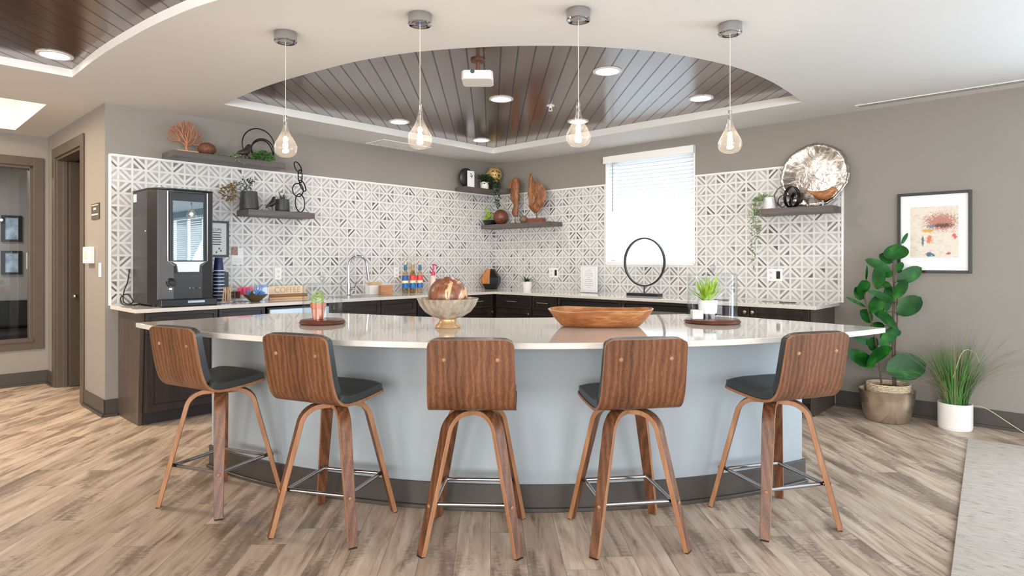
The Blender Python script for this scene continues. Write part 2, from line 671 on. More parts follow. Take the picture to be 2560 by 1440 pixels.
def tile_mat(name, shift):
    """marble mosaic of crossed squares; object x runs along the wall and z up"""
    t = NT(name)
    s = 0.1043
    v = t.coord('Object', (1/s, 1/s, 1/s), (0, 0, 0), shift)
    sp = t.n('ShaderNodeSeparateXYZ')
    t.link(v, sp.inputs[0])
    ix, iz = t.math('FLOOR', sp.outputs[0]), t.math('FLOOR', sp.outputs[2])
    fx, fz = t.math('FRACT', sp.outputs[0]), t.math('FRACT', sp.outputs[2])
    par = t.math('MODULO', t.math('ADD', t.math('ADD', ix, iz), 1000.0), 2.0)
    par = t.math('GREATER_THAN', par, 0.5)
    d0 = t.math('SUBTRACT', fx, fz)
    d1 = t.math('SUBTRACT', t.math('ADD', fx, fz), 1.0)
    d = t.math('ADD', t.math('MULTIPLY', d0, t.math('SUBTRACT', 1.0, par)), t.math('MULTIPLY', d1, par))
    ad = t.math('ABSOLUTE', d)
    cb = t.n('ShaderNodeCombineXYZ')
    t.link(ix, cb.inputs[0])
    t.link(iz, cb.inputs[2])
    wn = t.n('ShaderNodeTexWhiteNoise', noise_dimensions='3D')
    t.link(cb.outputs[0], wn.inputs['Vector'])
    cb2 = t.n('ShaderNodeCombineXYZ')
    t.link(ix, cb2.inputs[0])
    t.link(iz, cb2.inputs[2])
    t.link(t.math('GREATER_THAN', d, 0.0), cb2.inputs[1])
    wn2 = t.n('ShaderNodeTexWhiteNoise', noise_dimensions='3D')
    t.link(cb2.outputs[0], wn2.inputs['Vector'])
    mv = t.noise(v, 2.2, 3, 0.6)
    white = t.ramp(mv, [(0.3, rgb(208, 207, 204)), (0.7, rgb(224, 223, 221))])
    strp = t.ramp(wn.outputs['Value'], [(0.0, rgb(182, 178, 174)), (0.55, rgb(162, 158, 154)), (0.85, rgb(134, 130, 127)), (1.0, rgb(86, 83, 82))])
    tri = t.ramp(wn2.outputs['Value'], [(0.0, rgb(192, 188, 184)), (0.7, rgb(170, 166, 162)), (0.92, rgb(128, 124, 120)), (1.0, rgb(90, 86, 83))])
    grout = rgb(180, 177, 173)
    col = t.mix(t.math('LESS_THAN', ad, 0.095), white, strp)
    col = t.mix(t.math('GREATER_THAN', ad, 0.38), col, tri)
    line = t.math('LESS_THAN', t.math('ABSOLUTE', t.math('SUBTRACT', ad, 0.38)), 0.02)
    line = t.math('MAXIMUM', line, t.math('LESS_THAN', t.math('ABSOLUTE', t.math('SUBTRACT', ad, 0.11)), 0.018))
    col = t.mix(t.math('MULTIPLY', line, 0.6), col, grout)
    ex = t.math('MINIMUM', fx, t.math('SUBTRACT', 1.0, fx))
    ez = t.math('MINIMUM', fz, t.math('SUBTRACT', 1.0, fz))
    edge = t.math('MINIMUM', ex, ez)
    col = t.mix(t.math('LESS_THAN', edge, 0.10), col, grout)
    col = t.mix(t.math('LESS_THAN', edge, 0.085), col, white)
    t.link(col, t.b.inputs['Base Color'])
    t.b.inputs['Roughness'].default_value = 0.3
    t.b.inputs['Specular IOR Level'].default_value = 0.4
    return t.mat


M['floor'] = floor_mat()
M['planks'] = plank_ceiling_mat()

# ------------------------------------------------------------------ the room shell
fl = MB().add([(-14, -5, 0), (16, -5, 0), (16, 16, 0), (-14, 16, 0)], [(0, 1, 2, 3)])
struct(fl.build('floor', M['floor'], smooth=0))

tray_arc = smooth_path([(p[0], p[1], 0) for p in [(-2.41, 5.21), (-1.98, 4.79), (-1.627, 4.50), (-1.27, 4.25), (-.962, 4.06), (-.574, 3.90), (-.15, 3.815), (.27, 3.795), (.62, 3.832), (1.01, 3.94), (1.477, 4.19), (1.834, 4.49), (2.12, 4.80), (2.394, 5.132)]], 5)
tray1 = [(p.x, p.y) for p in tray_arc]+[(-0.231, 7.584)]
arc2 = smooth_path([(-3.139, 4.442, 0), (-2.657, 4.0, 0), (-2.26, 3.67, 0), (-1.871, 3.375, 0), (-1.449, 3.115, 0), (-0.6, 2.72, 0), (0.4, 2.4, 0), (1.6, 2.2, 0)], 5)
tray2 = [(p.x, p.y) for p in arc2]+[(1.6, 0.5), (-5.0, 0.5), (-5.867, 1.518)]
cf = [(-3.90, 5.215), (-4.968, 6.224), (-5.9, 5.237), (-4.83, 4.22)]


def ceiling_plane():
    bm = bmesh.new()
    def loop(pts):
        vs = [bm.verts.new((p[0], p[1], CEIL)) for p in pts]
        return [bm.edges.new((vs[i], vs[(i+1) % len(vs)])) for i in range(len(vs))]
    ed = loop([(-14, -5), (16, -5), (16, 16), (-14, 16)])
    for t in (tray1, tray2, cf):
        ed += loop(t)
    bmesh.ops.triangle_fill(bm, use_beauty=True, use_dissolve=False, edges=ed, normal=(0, 0, -1))
    me = bpy.data.meshes.new('ceiling')
    bm.to_mesh(me)
    bm.free()
    me.materials.append(M['ceiling'])
    o = bpy.data.objects.new('ceiling', me)
    C.objects.link(o)
    return struct(o)


ceiling_plane()


def tray(n, pts, h):
    k = len(pts)
    b = MB()
    b.add([(p[0], p[1], CEIL) for p in pts]+[(p[0], p[1], CEIL+h) for p in pts], [(i, (i+1) % k, (i+1) % k+k, i+k) for i in range(k)])
    struct(b.build('trim_%d' % n, M['riser'], smooth=30))
    bm = bmesh.new()
    vs = [bm.verts.new((p[0], p[1], CEIL+h)) for p in pts]
    f = bm.faces.new(vs)
    bmesh.ops.triangulate(bm, faces=[f])
    me = bpy.data.meshes.new('ceiling_planks')
    bm.to_mesh(me)
    bm.free()
    me.materials.append(M['planks'])
    o = bpy.data.objects.new('ceiling_planks', me)
    C.objects.link(o)
    struct(o)


tray(1, tray1, 0.068)
tray(2, tray2, 0.055)
b = MB()
for i in range(4):
    p, q = cf[i], cf[(i+1) % 4]
    b.add([(p[0], p[1], CEIL), (q[0], q[1], CEIL), (q[0], q[1], CEIL+0.75), (p[0], p[1], CEIL+0.75)], [(0, 1, 2, 3)])
b.add([(p[0], p[1], CEIL+0.75) for p in cf], [(0, 1, 2, 3)])
struct(b.build('trim_3', M['riser'], smooth=0))


def wall(name, fr, x0, x1, z0, z1, holes=(), t=0.14, m='wall', y=0.0):
    """front face at y, thickness behind it; holes (x0,x1,z0,z1)"""
    xs = sorted({x0, x1, *[h[0] for h in holes], *[h[1] for h in holes]})
    zs = sorted({z0, z1, *[h[2] for h in holes], *[h[3] for h in holes]})
    b = MB()
    for i in range(len(xs)-1):
        for j in range(len(zs)-1):
            cx, cz = (xs[i]+xs[i+1])/2, (zs[j]+zs[j+1])/2
            if any(h[0] < cx < h[1] and h[2] < cz < h[3] for h in holes):
                continue
            b.box(xs[i], xs[i+1], y, y+t, zs[j], zs[j+1])
    o = b.build(name, M[m] if isinstance(m, str) else m, smooth=0, loc=fr.loc(0, 0), rot=fr.rot)
    return struct(o)


WIN = (1.832, 2.947, 1.245, 2.49)
wall('wall_left', L, -4.578, 0.14, 0, CEIL)
wall('wall_right', R, -0.14, 15.0, 0, CEIL, [WIN, (6.7, 8.7, 0.3, 2.45), (9.4, 13.4, 0.3, 2.45)])  # the last two openings are for assumed windows out of view
DO0, DO1, DOZ = -1.745, -0.73, 2.335
wall('wall_passage', P, -2.26, -0.006, 0, CEIL, [(DO0, DO1, 0, DOZ)], t=0.13)
OW = (-1.9, -0.125, 0.46, 2.28)
wall('wall_office', O, -3.2, 0.0, 0, CEIL, [OW], t=0.12)


def skirting(name, fr, x0, x1, y=0.0, h=0.14):
    b = MB().box(x0, x1, y-0.012, y, 0, h)
    b.box(x0, x1, y-0.03, y-0.012, 0, 0.022)
    return struct(b.build(name, M['base'], smooth=0, loc=fr.loc(0, 0), rot=fr.rot, bevel=0.003))


skirting('baseboard_right', R, 4.30, 6.7)
skirting('baseboard_left', L, -4.59, -4.49)
skirting('baseboard_passage', P, -0.63, 0.012)
skirting('baseboard_passage', P, -2.12, -1.85)
skirting('baseboard_office', O, -3.2, 0.0)

# tiled splash panels with a pale edge trim
TZ0, TZ1 = 0.92, 2.171
M['tileL'] = tile_mat('mosaic tile left', (0.0, 0.0, -TZ0/0.1043))
M['tileR'] = tile_mat('mosaic tile right', (-0.45, 0.0, -TZ0/0.1043))
b = MB().box(-4.54, 0.0, -0.010, 0, TZ0, TZ1)
struct(b.build('wall_left_tiles', M['tileL'], smooth=0, loc=L.loc(0, 0), rot=L.rot))
b = MB()
for x0, x1, z0, z1 in ((0.0, WIN[0], TZ0, TZ1), (WIN[0], WIN[1], TZ0, WIN[2]), (WIN[1], 4.35, TZ0, TZ1)):
    b.box(x0, x1, -0.010, 0, z0, z1)
struct(b.build('wall_right_tiles', M['tileR'], smooth=0, loc=R.loc(0, 0), rot=R.rot))
b = MB().box(-4.555, -4.535, -0.014, 0, TZ0, TZ1+0.012).box(-4.555, 0, -0.014, 0, TZ1, TZ1+0.012)
struct(b.build('trim_4', M['riser'], smooth=0, loc=L.loc(0, 0), rot=L.rot))
b = MB().box(4.345, 4.362, -0.014, 0, TZ0, TZ1+0.012).box(0, WIN[0], -0.014, 0, TZ1, TZ1+0.012).box(WIN[1], 4.362, -0.014, 0, TZ1, TZ1+0.012)
struct(b.build('trim_5', M['riser'], smooth=0, loc=R.loc(0, 0), rot=R.rot))

# window in the right wall
wf = bpy.data.objects.new('window_1', None)
C.objects.link(wf)
wf.location = R.loc(0, 0)
wf.rotation_euler = (0, 0, R.rot)
struct(wf)
x0, x1, z0, z1 = WIN
b = MB()
for a in ((x0, x0+0.015, z0, z1), (x1-0.015, x1, z0, z1), (x0, x1, z0, z0+0.02), (x0, x1, z1-0.015, z1)):
    b.box(a[0], a[1], -0.012, 0.15, a[2], a[3])
for a in ((x0+.015, x0+0.07, z0, z1), (x1-0.07, x1-.015, z0, z1), (x0, x1, z0+.02, z0+0.07), (x0, x1, z1-0.07, z1-.015), (x0, x1, 1.85, 1.89)):
    b.box(a[0], a[1], 0.10, 0.14, a[2], a[3])
b.build('window_frame', M['white'], wf, smooth=0, bevel=0.002)
MB().box(x0+.05, x1-.05, 0.118, 0.122, z0+.05, z1-.05).build('pane', M['glass'], wf, smooth=0)
light('daylight_kitchen', 'AREA', R.loc((x0+x1)/2, 0.55, 2.0), 46, (0.74, 0.87, 1.0), 1.7, 1.7, aim=R.loc((x0+x1)/2, 0, 1.85))
# two large assumed windows further along the right wall, beyond the picture, added for light and reflections
for n, (a, c) in enumerate(((6.7, 8.7), (9.4, 13.4))):
    e = bpy.data.objects.new('window_%d' % (n+2), None)  # assumed window, unseen
    C.objects.link(e)
    e.location = R.loc(0, 0)
    e.rotation_euler = (0, 0, R.rot)
    struct(e)
    b = MB()
    k = 2 if n == 0 else 4
    for i in range(k+1):
        xx = a+(c-a)*i/k
        b.box(xx-0.03, xx+0.03, 0.03, 0.10, 0.3, 2.45)
    b.box(a, c, 0.03, 0.10, 0.3, 0.36).box(a, c, 0.03, 0.10, 2.39, 2.45)
    b.build('window_frame', M['white'], e, smooth=0)
    if n == 1:
        s = MB()
        z = 0.42
        while z < 2.36:
            s.add([(a+.05, -0.01, z-.012), (c-.05, -0.01, z-.012), (c-.05, 0.025, z+.012), (a+.05, 0.025, z+.012)], [(0, 1, 2, 3)])
            z += 0.055
        s.build('blind', M['white'], e, smooth=0, solid=0.002)  # assumed blind, unseen, added to reflect in the machine display
light('assumed_window_light', 'AREA', R.loc(7.7, 0.6, 1.5), 190, (0.66, 0.83, 1.0), 2.0, 2.2, aim=R.loc(7.7, -2, 2.7))  # added area light at the first assumed window, tilted up to brighten the ceiling
light('assumed_window_light', 'AREA', R.loc(11.4, 0.6, 1.5), 340, (0.68, 0.84, 1.0), 4.0, 2.2, aim=R.loc(11.4, -2, 2.7))  # likewise added at the second assumed window

bw = [(-8.5, -4.5), (-3.5, 0.5), (1.5, 5.5)]
wall('wall_back', G, -14, 8.5, 0, CEIL, [(a, c, 0.3, 2.45) for a, c in bw], y=-4.0)  # unseen wall behind the camera; its window openings are added for the fill lights
for n, (a, c) in enumerate(bw):
    light('fill_back', 'AREA', ((a+c)/2, -4.2, 1.4), (160, 235, 165)[n], ((1.0, 0.93, 0.84), (1.0, 0.96, 0.92), (0.86, 0.93, 1.0))[n], 4.0, 2.1, rot=(math.pi/2, 0, 0))  # added fill lights that brighten the front of the room, not known windows

# door opening in the short wall: frame, open door leaf in the room behind
dr = bpy.data.objects.new('door_1', None)
C.objects.link(dr)
dr.location = P.loc(0, 0)
dr.rotation_euler = (0, 0, P.rot)
struct(dr)
b = MB()
b.box(DO0-.10, DO0, -0.018, 0, 0, DOZ+.10).box(DO1, DO1+.10, -0.018, 0, 0, DOZ+.10).box(DO0, DO1, -0.018, 0, DOZ, DOZ+.10)
b.box(DO0, DO0+.025, 0, 0.15, 0, DOZ).box(DO1-.025, DO1, 0, 0.15, 0, DOZ).box(DO0, DO1, 0, 0.15, DOZ-.025, DOZ)
b.box(DO0+.025, DO0+.037, 0.05, 0.09, 0, DOZ-.025).box(DO1-.037, DO1-.025, 0.05, 0.09, 0, DOZ-.025)
b.build('door_frame', M['doorframe'], dr, smooth=0, bevel=0.003)
lf = MB().box(DO0+.03, DO0+.075, 0.10, 1.02, 0.01, DOZ-.03).build('door_leaf', M['door'], dr, smooth=0, bevel=0.002)
MB().ball((DO0+.10, 0.14, 0.93), 0.02, 10, 8).build('door_hinge_pin', M['nickel'], lf)
# closet shell behind the door
b = MB().box(-2.3, -2.25, 0.13, 2.0, 0, CEIL).box(-0.45, -0.40, 0.14, 2.0, 0, CEIL).box(-2.3, -0.4, 2.0, 2.05, 0, CEIL)
struct(b.build('wall_closet', M['wall'], smooth=0, loc=P.loc(0, 0), rot=P.rot))

# office window
ow = bpy.data.objects.new('window_4', None)
C.objects.link(ow)
ow.location = O.loc(0, 0)
ow.rotation_euler = (0, 0, O.rot)
struct(ow)
x0, x1, z0, z1 = OW
b = MB()
b.box(x1, x1+.088, -0.02, 0, z0-.09, z1+.09).box(x0-.09, x0, -0.02, 0, z0-.09, z1+.09).box(x0, x1, -0.02, 0, z1, z1+.09).box(x0, x1, -0.02, 0, z0-.09, z0)
b.box(x1-.03, x1, 0, 0.12, z0, z1).box(x0, x0+.03, 0, 0.12, z0, z1).box(x0, x1, 0, 0.12, z1-.03, z1).box(x0, x1, -0.035, 0.12, z0-.012, z0+.02)
b.build('window_frame', M['doorframe'], ow, smooth=0, bevel=0.003)
MB().box(x0+.03, x1-.03, 0.058, 0.062, z0+.02, z1-.03).build('pane', M['glass'], ow, smooth=0)
b = MB().box(-3.2, 2.2, 2.6, 2.7, 0, CEIL).box(-3.3, -3.2, 0.12, 2.7, 0, CEIL)
struct(b.build('wall_office_back', M['wall'], smooth=0, loc=O.loc(0, 0), rot=O.rot))
# far end walls that close the place off behind the viewer's left
struct(MB().box(-14, -13.9, -5, 16, 0, CEIL).build('wall_far_left', M['wall'], smooth=0))

# ------------------------------------------------------------------ counters and cabinets along the two walls
CT = 0.92                                  # counter top height
lc = [L.loc(-4.545, -0.012), L.loc(-4.545, -0.665), L.loc(-0.665, -0.665), R.loc(4.33, -0.665), R.loc(4.33, -0.012), L.loc(-0.012, -0.012)]
o = MB().prism([(p.x, p.y) for p in lc], CT-0.03, CT).build('countertop', M['quartz'], smooth=0, bevel=0.003)
tag(o, 'greige quartz worktop that turns the corner along the tiled walls', 'countertop')


def shaker(b, x0, x1, y, z0, z1, rail=0.055, t=0.02):
    """framed panel front whose face lies at y-t"""
    b.box(x0, x0+rail, y-t, y, z0, z1).box(x1-rail, x1, y-t, y, z0, z1)
    b.box(x0+rail, x1-rail, y-t, y, z0, z0+rail).box(x0+rail, x1-rail, y-t, y, z1-rail, z1)
    b.box(x0+rail, x1-rail, y-0.008, y, z0+rail, z1-rail)


def bar_pull(parent, x0, x1, y, z):
    b = MB().tube([(x0, y-0.032, z), (x1, y-0.032, z)], 0.006, 10)
    for x in (x0+0.015, x1-0.015):
        b.tube([(x, y, z), (x, y-0.032, z)], 0.004, 8)
    return b.build('handle', M['nickel'], parent)


def knob(parent, x, y, z):
    return MB().lathe([(0, 0), (0.006, 0), (0.006, 0.012), (0.015, 0.018), (0.015, 0.026), (0, 0.03)], 14, M=Matrix.Translation((x, y, z)) @ Matrix.Rotation(math.pi/2, 4, 'X')).build('knob', M['nickel'], parent)


FY = -0.58


def base_cabinet(fr, x0, x1, label, drawers=1, doors=1, pull='bar', name='base_cabinet', sink=False, fulldoor=False, group=None):
    t = thing(name, label, 'cabinet', fr.loc(x0, 0), fr.rot, group)
    wdt = x1-x0
    MB().box(0.001, wdt-0.001, FY, -0.012, 0.10, CT-0.031).build('body', M['cabinet'], t, smooth=0)
    MB().box(0.001, wdt-0.001, FY+0.06, FY+0.075, 0.0, 0.10).build('toe_kick', M['toe'], t, smooth=0)
    zt = CT-0.036
    zd = zt-0.16
    nd = drawers
    for i in range(nd):
        a, c = 0.004+wdt*i/nd, wdt*(i+1)/nd-0.004
        b = MB()
        shaker(b, a, c, FY-0.001, zd, zt, 0.03 if not sink else 0.045)
        d = b.build('false_front' if sink else 'drawer', M['cabinetx'], t, smooth=0, bevel=0.002)
        if not sink and pull:
            m = (a+c)/2
            bar_pull(d, m-0.08, m+0.08, FY-0.021, zd+0.085)
    top = zt if fulldoor else zd-0.008
    for i in range(doors):
        a, c = 0.004+wdt*i/doors, wdt*(i+1)/doors-0.004
        b = MB()
        shaker(b, a, c, FY-0.001, 0.105, top)
        d = b.build('door', M['cabinet'], t, smooth=0, bevel=0.002)
        left = (i % 2 == 1) if doors > 1 else False
        knob(d, a+0.03 if left else c-0.03, FY-0.021, top-0.045)
    return t


def lx(px, y=-0.60):
    return L.fx(px, y)


def rx(px, y=-0.60):
    return R.fx(px, y)


base_cabinet(L, -4.455, -3.905, 'dark base cabinet under the drinks machine, nearest the passage')
MB_end = MB().box(-4.485, -4.457, -0.585, -0.012, 0.0, CT-0.031)
MB_end.v = [(x, (y if (z > 0.05 or y > -0.3) else -0.52), z) for x, y, z in MB_end.v]
tag(MB_end.build('end_panel', M['endpanel'], smooth=0, loc=L.loc(0, 0), rot=L.rot), 'brown wood end panel closing the cabinets beside the passage wall', 'panel')
base_cabinet(L, -3.90, -3.495, 'narrow dark base cabinet between the drinks machine and the ice maker')
t = thing('ice_maker', 'stainless undercounter ice maker below the coffee sign', 'appliance', L.loc(-3.47, 0), L.rot)
MB().box(0, 0.60, FY, -0.02, 0.02, CT-0.05).build('body', M['black'], t, smooth=0)
MB().box(0.003, 0.597, FY-0.04, FY-0.002, 0.12, CT-0.06).build('door', M['steel'], t, smooth=0, bevel=0.008)
tag(MB().box(-2.865, -2.74, FY-0.02, -0.02, 0.10, CT-0.031).build('filler_panel', M['cabinet'], smooth=0, loc=L.loc(0, 0), rot=L.rot), 'dark filler panel between the ice maker and the sink cabinet', 'panel')
base_cabinet(L, -2.735, -1.80, 'dark sink cabinet with two plain false fronts under the tap', 2, 2, None, sink=True)
t = thing('dishwasher', 'black dishwasher between the sink cabinet and the corner', 'appliance', L.loc(-1.795, 0), L.rot)
MB().box(0, 0.60, FY, -0.02, 0.02, CT-0.035).build('body', M['black'], t, smooth=0)
d = MB().box(0.004, 0.596, FY-0.025, FY-0.002, 0.12, CT-0.04).build('door', M['black'], t, smooth=0, bevel=0.004)
MB().tube([(0.05, FY-0.055, 0.80), (0.55, FY-0.055, 0.80)], 0.009, 10).box(0.06, 0.075, FY-0.055, FY-0.025, 0.795, 0.805).box(0.525, 0.54, FY-0.055, FY-0.025, 0.795, 0.805).build('handle', M['nickel'], d)
base_cabinet(L, -1.19, -0.625, 'dark base cabinet left of the inside corner')
base_cabinet(R, 0.625, 1.205, 'wide dark base cabinet with a bar pull right of the inside corner')
base_cabinet(R, 1.21, 1.585, 'narrow dark base cabinet beside the black undercounter cooler')
COOL = 'wide black cooler built under the worktop left of the ring sculpture'
for x0, x1, lab in ((1.595, 2.43, COOL), (2.435, 3.25, 'black cooler built under the worktop below the ring sculpture')):
    t = thing('undercounter_cooler', lab, 'appliance', R.loc(x0, 0), R.rot)
    wd = x1-x0
    MB().box(0, 0.035, FY-0.02, -0.02, 0.10, CT-0.031).box(wd-0.035, wd, FY-0.02, -0.02, 0.10, CT-0.031).box(0.035, wd-0.035, FY-0.02, -0.02, CT-0.062, CT-0.031).build('surround', M['cabinetx'], t, smooth=0)
    MB().box(0.037, wd-0.037, FY+0.02, -0.03, 0.03, CT-0.064).build('body', M['black'], t, smooth=0)
    b = MB().box(0.04, wd-0.04, FY-0.01, FY+0.018, 0.12, CT-0.07)
    d = b.build('door', M['black'], t, smooth=0, bevel=0.003)
    MB().box(0.09, wd-0.10, FY-0.016, FY-0.0105, 0.17, CT-0.125).build('door_glass', plain('cooler glass', rgb(120, 116, 108), 0.12, var=0.04), d, smooth=0)
    MB().ball((0.018, FY-0.022, CT-0.10), 0.006, 10, 8).build('lock', M['chrome'], t)
base_cabinet(R, 3.26, 4.262, 'dark two-door base cabinet at the plant end of the worktop', 0, 2, None, fulldoor=True)
tag(MB().box(4.264, 4.29, -0.585, -0.012, 0.0, CT-0.031).build('end_panel', M['endpanel'], smooth=0, loc=R.loc(0, 0), rot=R.rot), 'brown wood end panel closing the cabinets beside the rubber plant', 'panel')

# sink and tap
t = thing('faucet', 'tall chrome gooseneck tap at the sink', 'faucet', L.loc(L.fx(872, -0.14), -0.14, CT), L.rot)
MB().lathe([(0, 0), (0.028, 0), (0.028, 0.006), (0.019, 0.012), (0.019, 0.13), (0, 0.13)], 20).build('base', M['chrome'], t)
zt = L.z(L.fx(890, -0.2), -0.2, 640)-CT
pth = [(0, 0, 0.12), (0, 0, zt-0.10)]
for i in range(0, 15):
    a = math.pi-math.pi*0.92*i/14
    pth.append((0.098+0.098*math.cos(a), -0.25*(0.098+0.098*math.cos(a)), zt-0.105+0.105*math.sin(a)))
pth.append((0.212, -0.055, zt-0.26))
MB().tube(pth, [0.012]*(len(pth)-5)+[0.012, 0.013, 0.014, 0.015, 0.015], 14).build('spout', M['chrome'], t)
MB().tube([(0.018, 0, 0.075), (0.07, -0.01, 0.075)], 0.011, 12).tube([(0.062, -0.01, 0.075), (0.085, -0.02, 0.16)], 0.006, 10).build('lever', M['chrome'], t)
tag(MB().box(-2.64, -2.02, -0.585, -0.20, CT, CT+0.003).build('sink', M['steel'], smooth=0, loc=L.loc(0, 0), rot=L.rot, bevel=0.004), 'stainless sink rim set in the worktop by the tap', 'sink')

# ------------------------------------------------------------------ the island
IT = 0.91
ac, ar = (0.079, 6.301), 3.446
def ang(c, p):
    return math.atan2(p[1]-c[1], p[0]-c[0])
front = arc(ac, ar, ang(ac, (-2.311, 3.81)), ang(ac, (2.114, 3.516)), 60)
backp = [(2.114, 3.53), (1.533, 4.247), (1.30, 4.44), (1.02, 4.40), (0.5, 4.21), (0.0, 4.142), (-0.35, 4.165), (-0.647, 4.247), (-1.0, 4.41), (-1.232, 4.51), (-1.5, 4.56), (-1.741, 4.47), (-2.016, 4.13)]
mid = [(p.x, p.y) for p in smooth_path([(p[0], p[1], 0) for p in backp[2:11]], 5)]
outline = front+backp[1:2]+mid+backp[11:]
isl = thing('kitchen_island', 'curved island with pale quartz top and grey front', 'island', (0, 4.0, 0), 0)
def rel(pts):
    return [(p[0], p[1]-4.0) for p in pts]
MB().prism(rel(outline), IT-0.029, IT).build('worktop', M['quartz'], isl, smooth=20, bevel=0.003)
bc, br = (0.109, 6.428), 3.215
bf = arc(bc, br, ang(bc, (-1.885, 3.90)), ang(bc, (1.69, 3.63)), 50)
body = bf+[(1.42, 4.15), (0.9, 4.22), (0, 4.02), (-0.9, 4.25), (-1.45, 4.40)]
MB().prism(rel(body), 0.0, IT-0.03).build('body', M['islandpaint'], isl, smooth=20)
a0, a1 = ang(bc, (-1.90, 3.90)), ang(bc, (1.71, 3.625))
sk = arc(bc, br+0.014, a0, a1, 50)
MB().prism(rel(sk+arc(bc, br+0.0005, a1, a0, 50)), 0.0, 0.135).build('baseboard', M['base'], isl, smooth=20, bevel=0.002)
sk = arc(bc, br+0.032, a0, a1, 50)
MB().prism(rel(sk+arc(bc, br+0.0145, a1, a0, 50)), 0.0, 0.02).build('shoe_moulding', M['base'], isl, smooth=20, bevel=0.004)


# ------------------------------------------------------------------ bar stools
def rounded_rect(w, h, r, n=6, wtop=None):
    pts = []
    for cx, cy, a0 in ((w/2-r, h-r, 0), (-w/2+r, h-r, math.pi/2)):
        for i in range(n+1):
            a = a0+math.pi/2*i/n
            pts.append((cx+r*math.cos(a), cy+r*math.sin(a)))
    return pts


def shell_profile():
    """side view y,z of the bent seat, from the top of the back to the front of the seat"""
    p = [(-0.232, 0.948), (-0.222, 0.89), (-0.210, 0.82), (-0.197, 0.75), (-0.184, 0.70), (-0.165, 0.659), (-0.135, 0.631), (-0.09, 0.617), (-0.03, 0.615), (0.06, 0.620), (0.14, 0.628), (0.205, 0.639)]
    return [(q.x, q.y) for q in smooth_path([(a, c, 0) for a, c in p], 4)]


def sheet(prof, width_at, thick, edge_mi=1, off=0.0, crown=0.0, round_top=0.03, nx=10):
    """bent sheet along a y,z profile; offset by off along the inside normal"""
    k = len(prof)
    ln = [0.0]
    for i in range(1, k):
        ln.append(ln[-1]+math.hypot(prof[i][0]-prof[i-1][0], prof[i][1]-prof[i-1][1]))
    tot = ln[-1]
    rows = []
    for i in range(k):
        a, c = prof[max(i-1, 0)], prof[min(i+1, k-1)]
        ty, tz = c[0]-a[0], c[1]-a[1]
        m = math.hypot(ty, tz)
        ny, nz = -tz/m, ty/m                     # towards the sitter
        hw = width_at(ln[i]/tot)/2
        e = min(ln[i], tot-ln[i])
        if e < round_top:
            hw -= round_top-math.sqrt(max(0, round_top**2-(round_top-e)**2))
        rows.append((prof[i], (ny, nz), hw, ln[i]/tot))
    b = MB()
    vs = []
    for (y, z), (ny, nz), hw, u in rows:
        for sgn in (0, 1):
            for j in range(nx+1):
                q = -1+2*j/nx
                o2 = off+(thick if sgn else 0)
                if sgn and crown:
                    o2 -= crown*(abs(q)**4)
                    ee = min(u, 1-u)*tot
                    if ee < 0.03:
                        o2 -= crown*(1-ee/0.03)
                vs.append((hw*q, y+ny*o2, z+nz*o2))
    W = 2*(nx+1)
    fs, mi = [], []
    for i in range(k-1):
        for j in range(nx):
            a = i*W+j
            fs.append((a, a+W, a+W+1, a+1)); mi.append(0)
            c = i*W+nx+1+j
            fs.append((c, c+1, c+W+1, c+W)); mi.append(0)
        a, c = i*W, i*W+nx+1
        fs.append((a, c, c+W, a+W)); mi.append(edge_mi)
        a, c = i*W+nx, i*W+2*nx+1
        fs.append((a, a+W, c+W, c)); mi.append(edge_mi)
    for i in (0, k-1):
        for j in range(nx):
            a, c = i*W+j, i*W+nx+1+j
            fs.append((a, a+1, c+1, c) if i == 0 else (a, c, c+1, a+1)); mi.append(edge_mi)
    b.v, b.f, b.m = vs, fs, mi
    return b


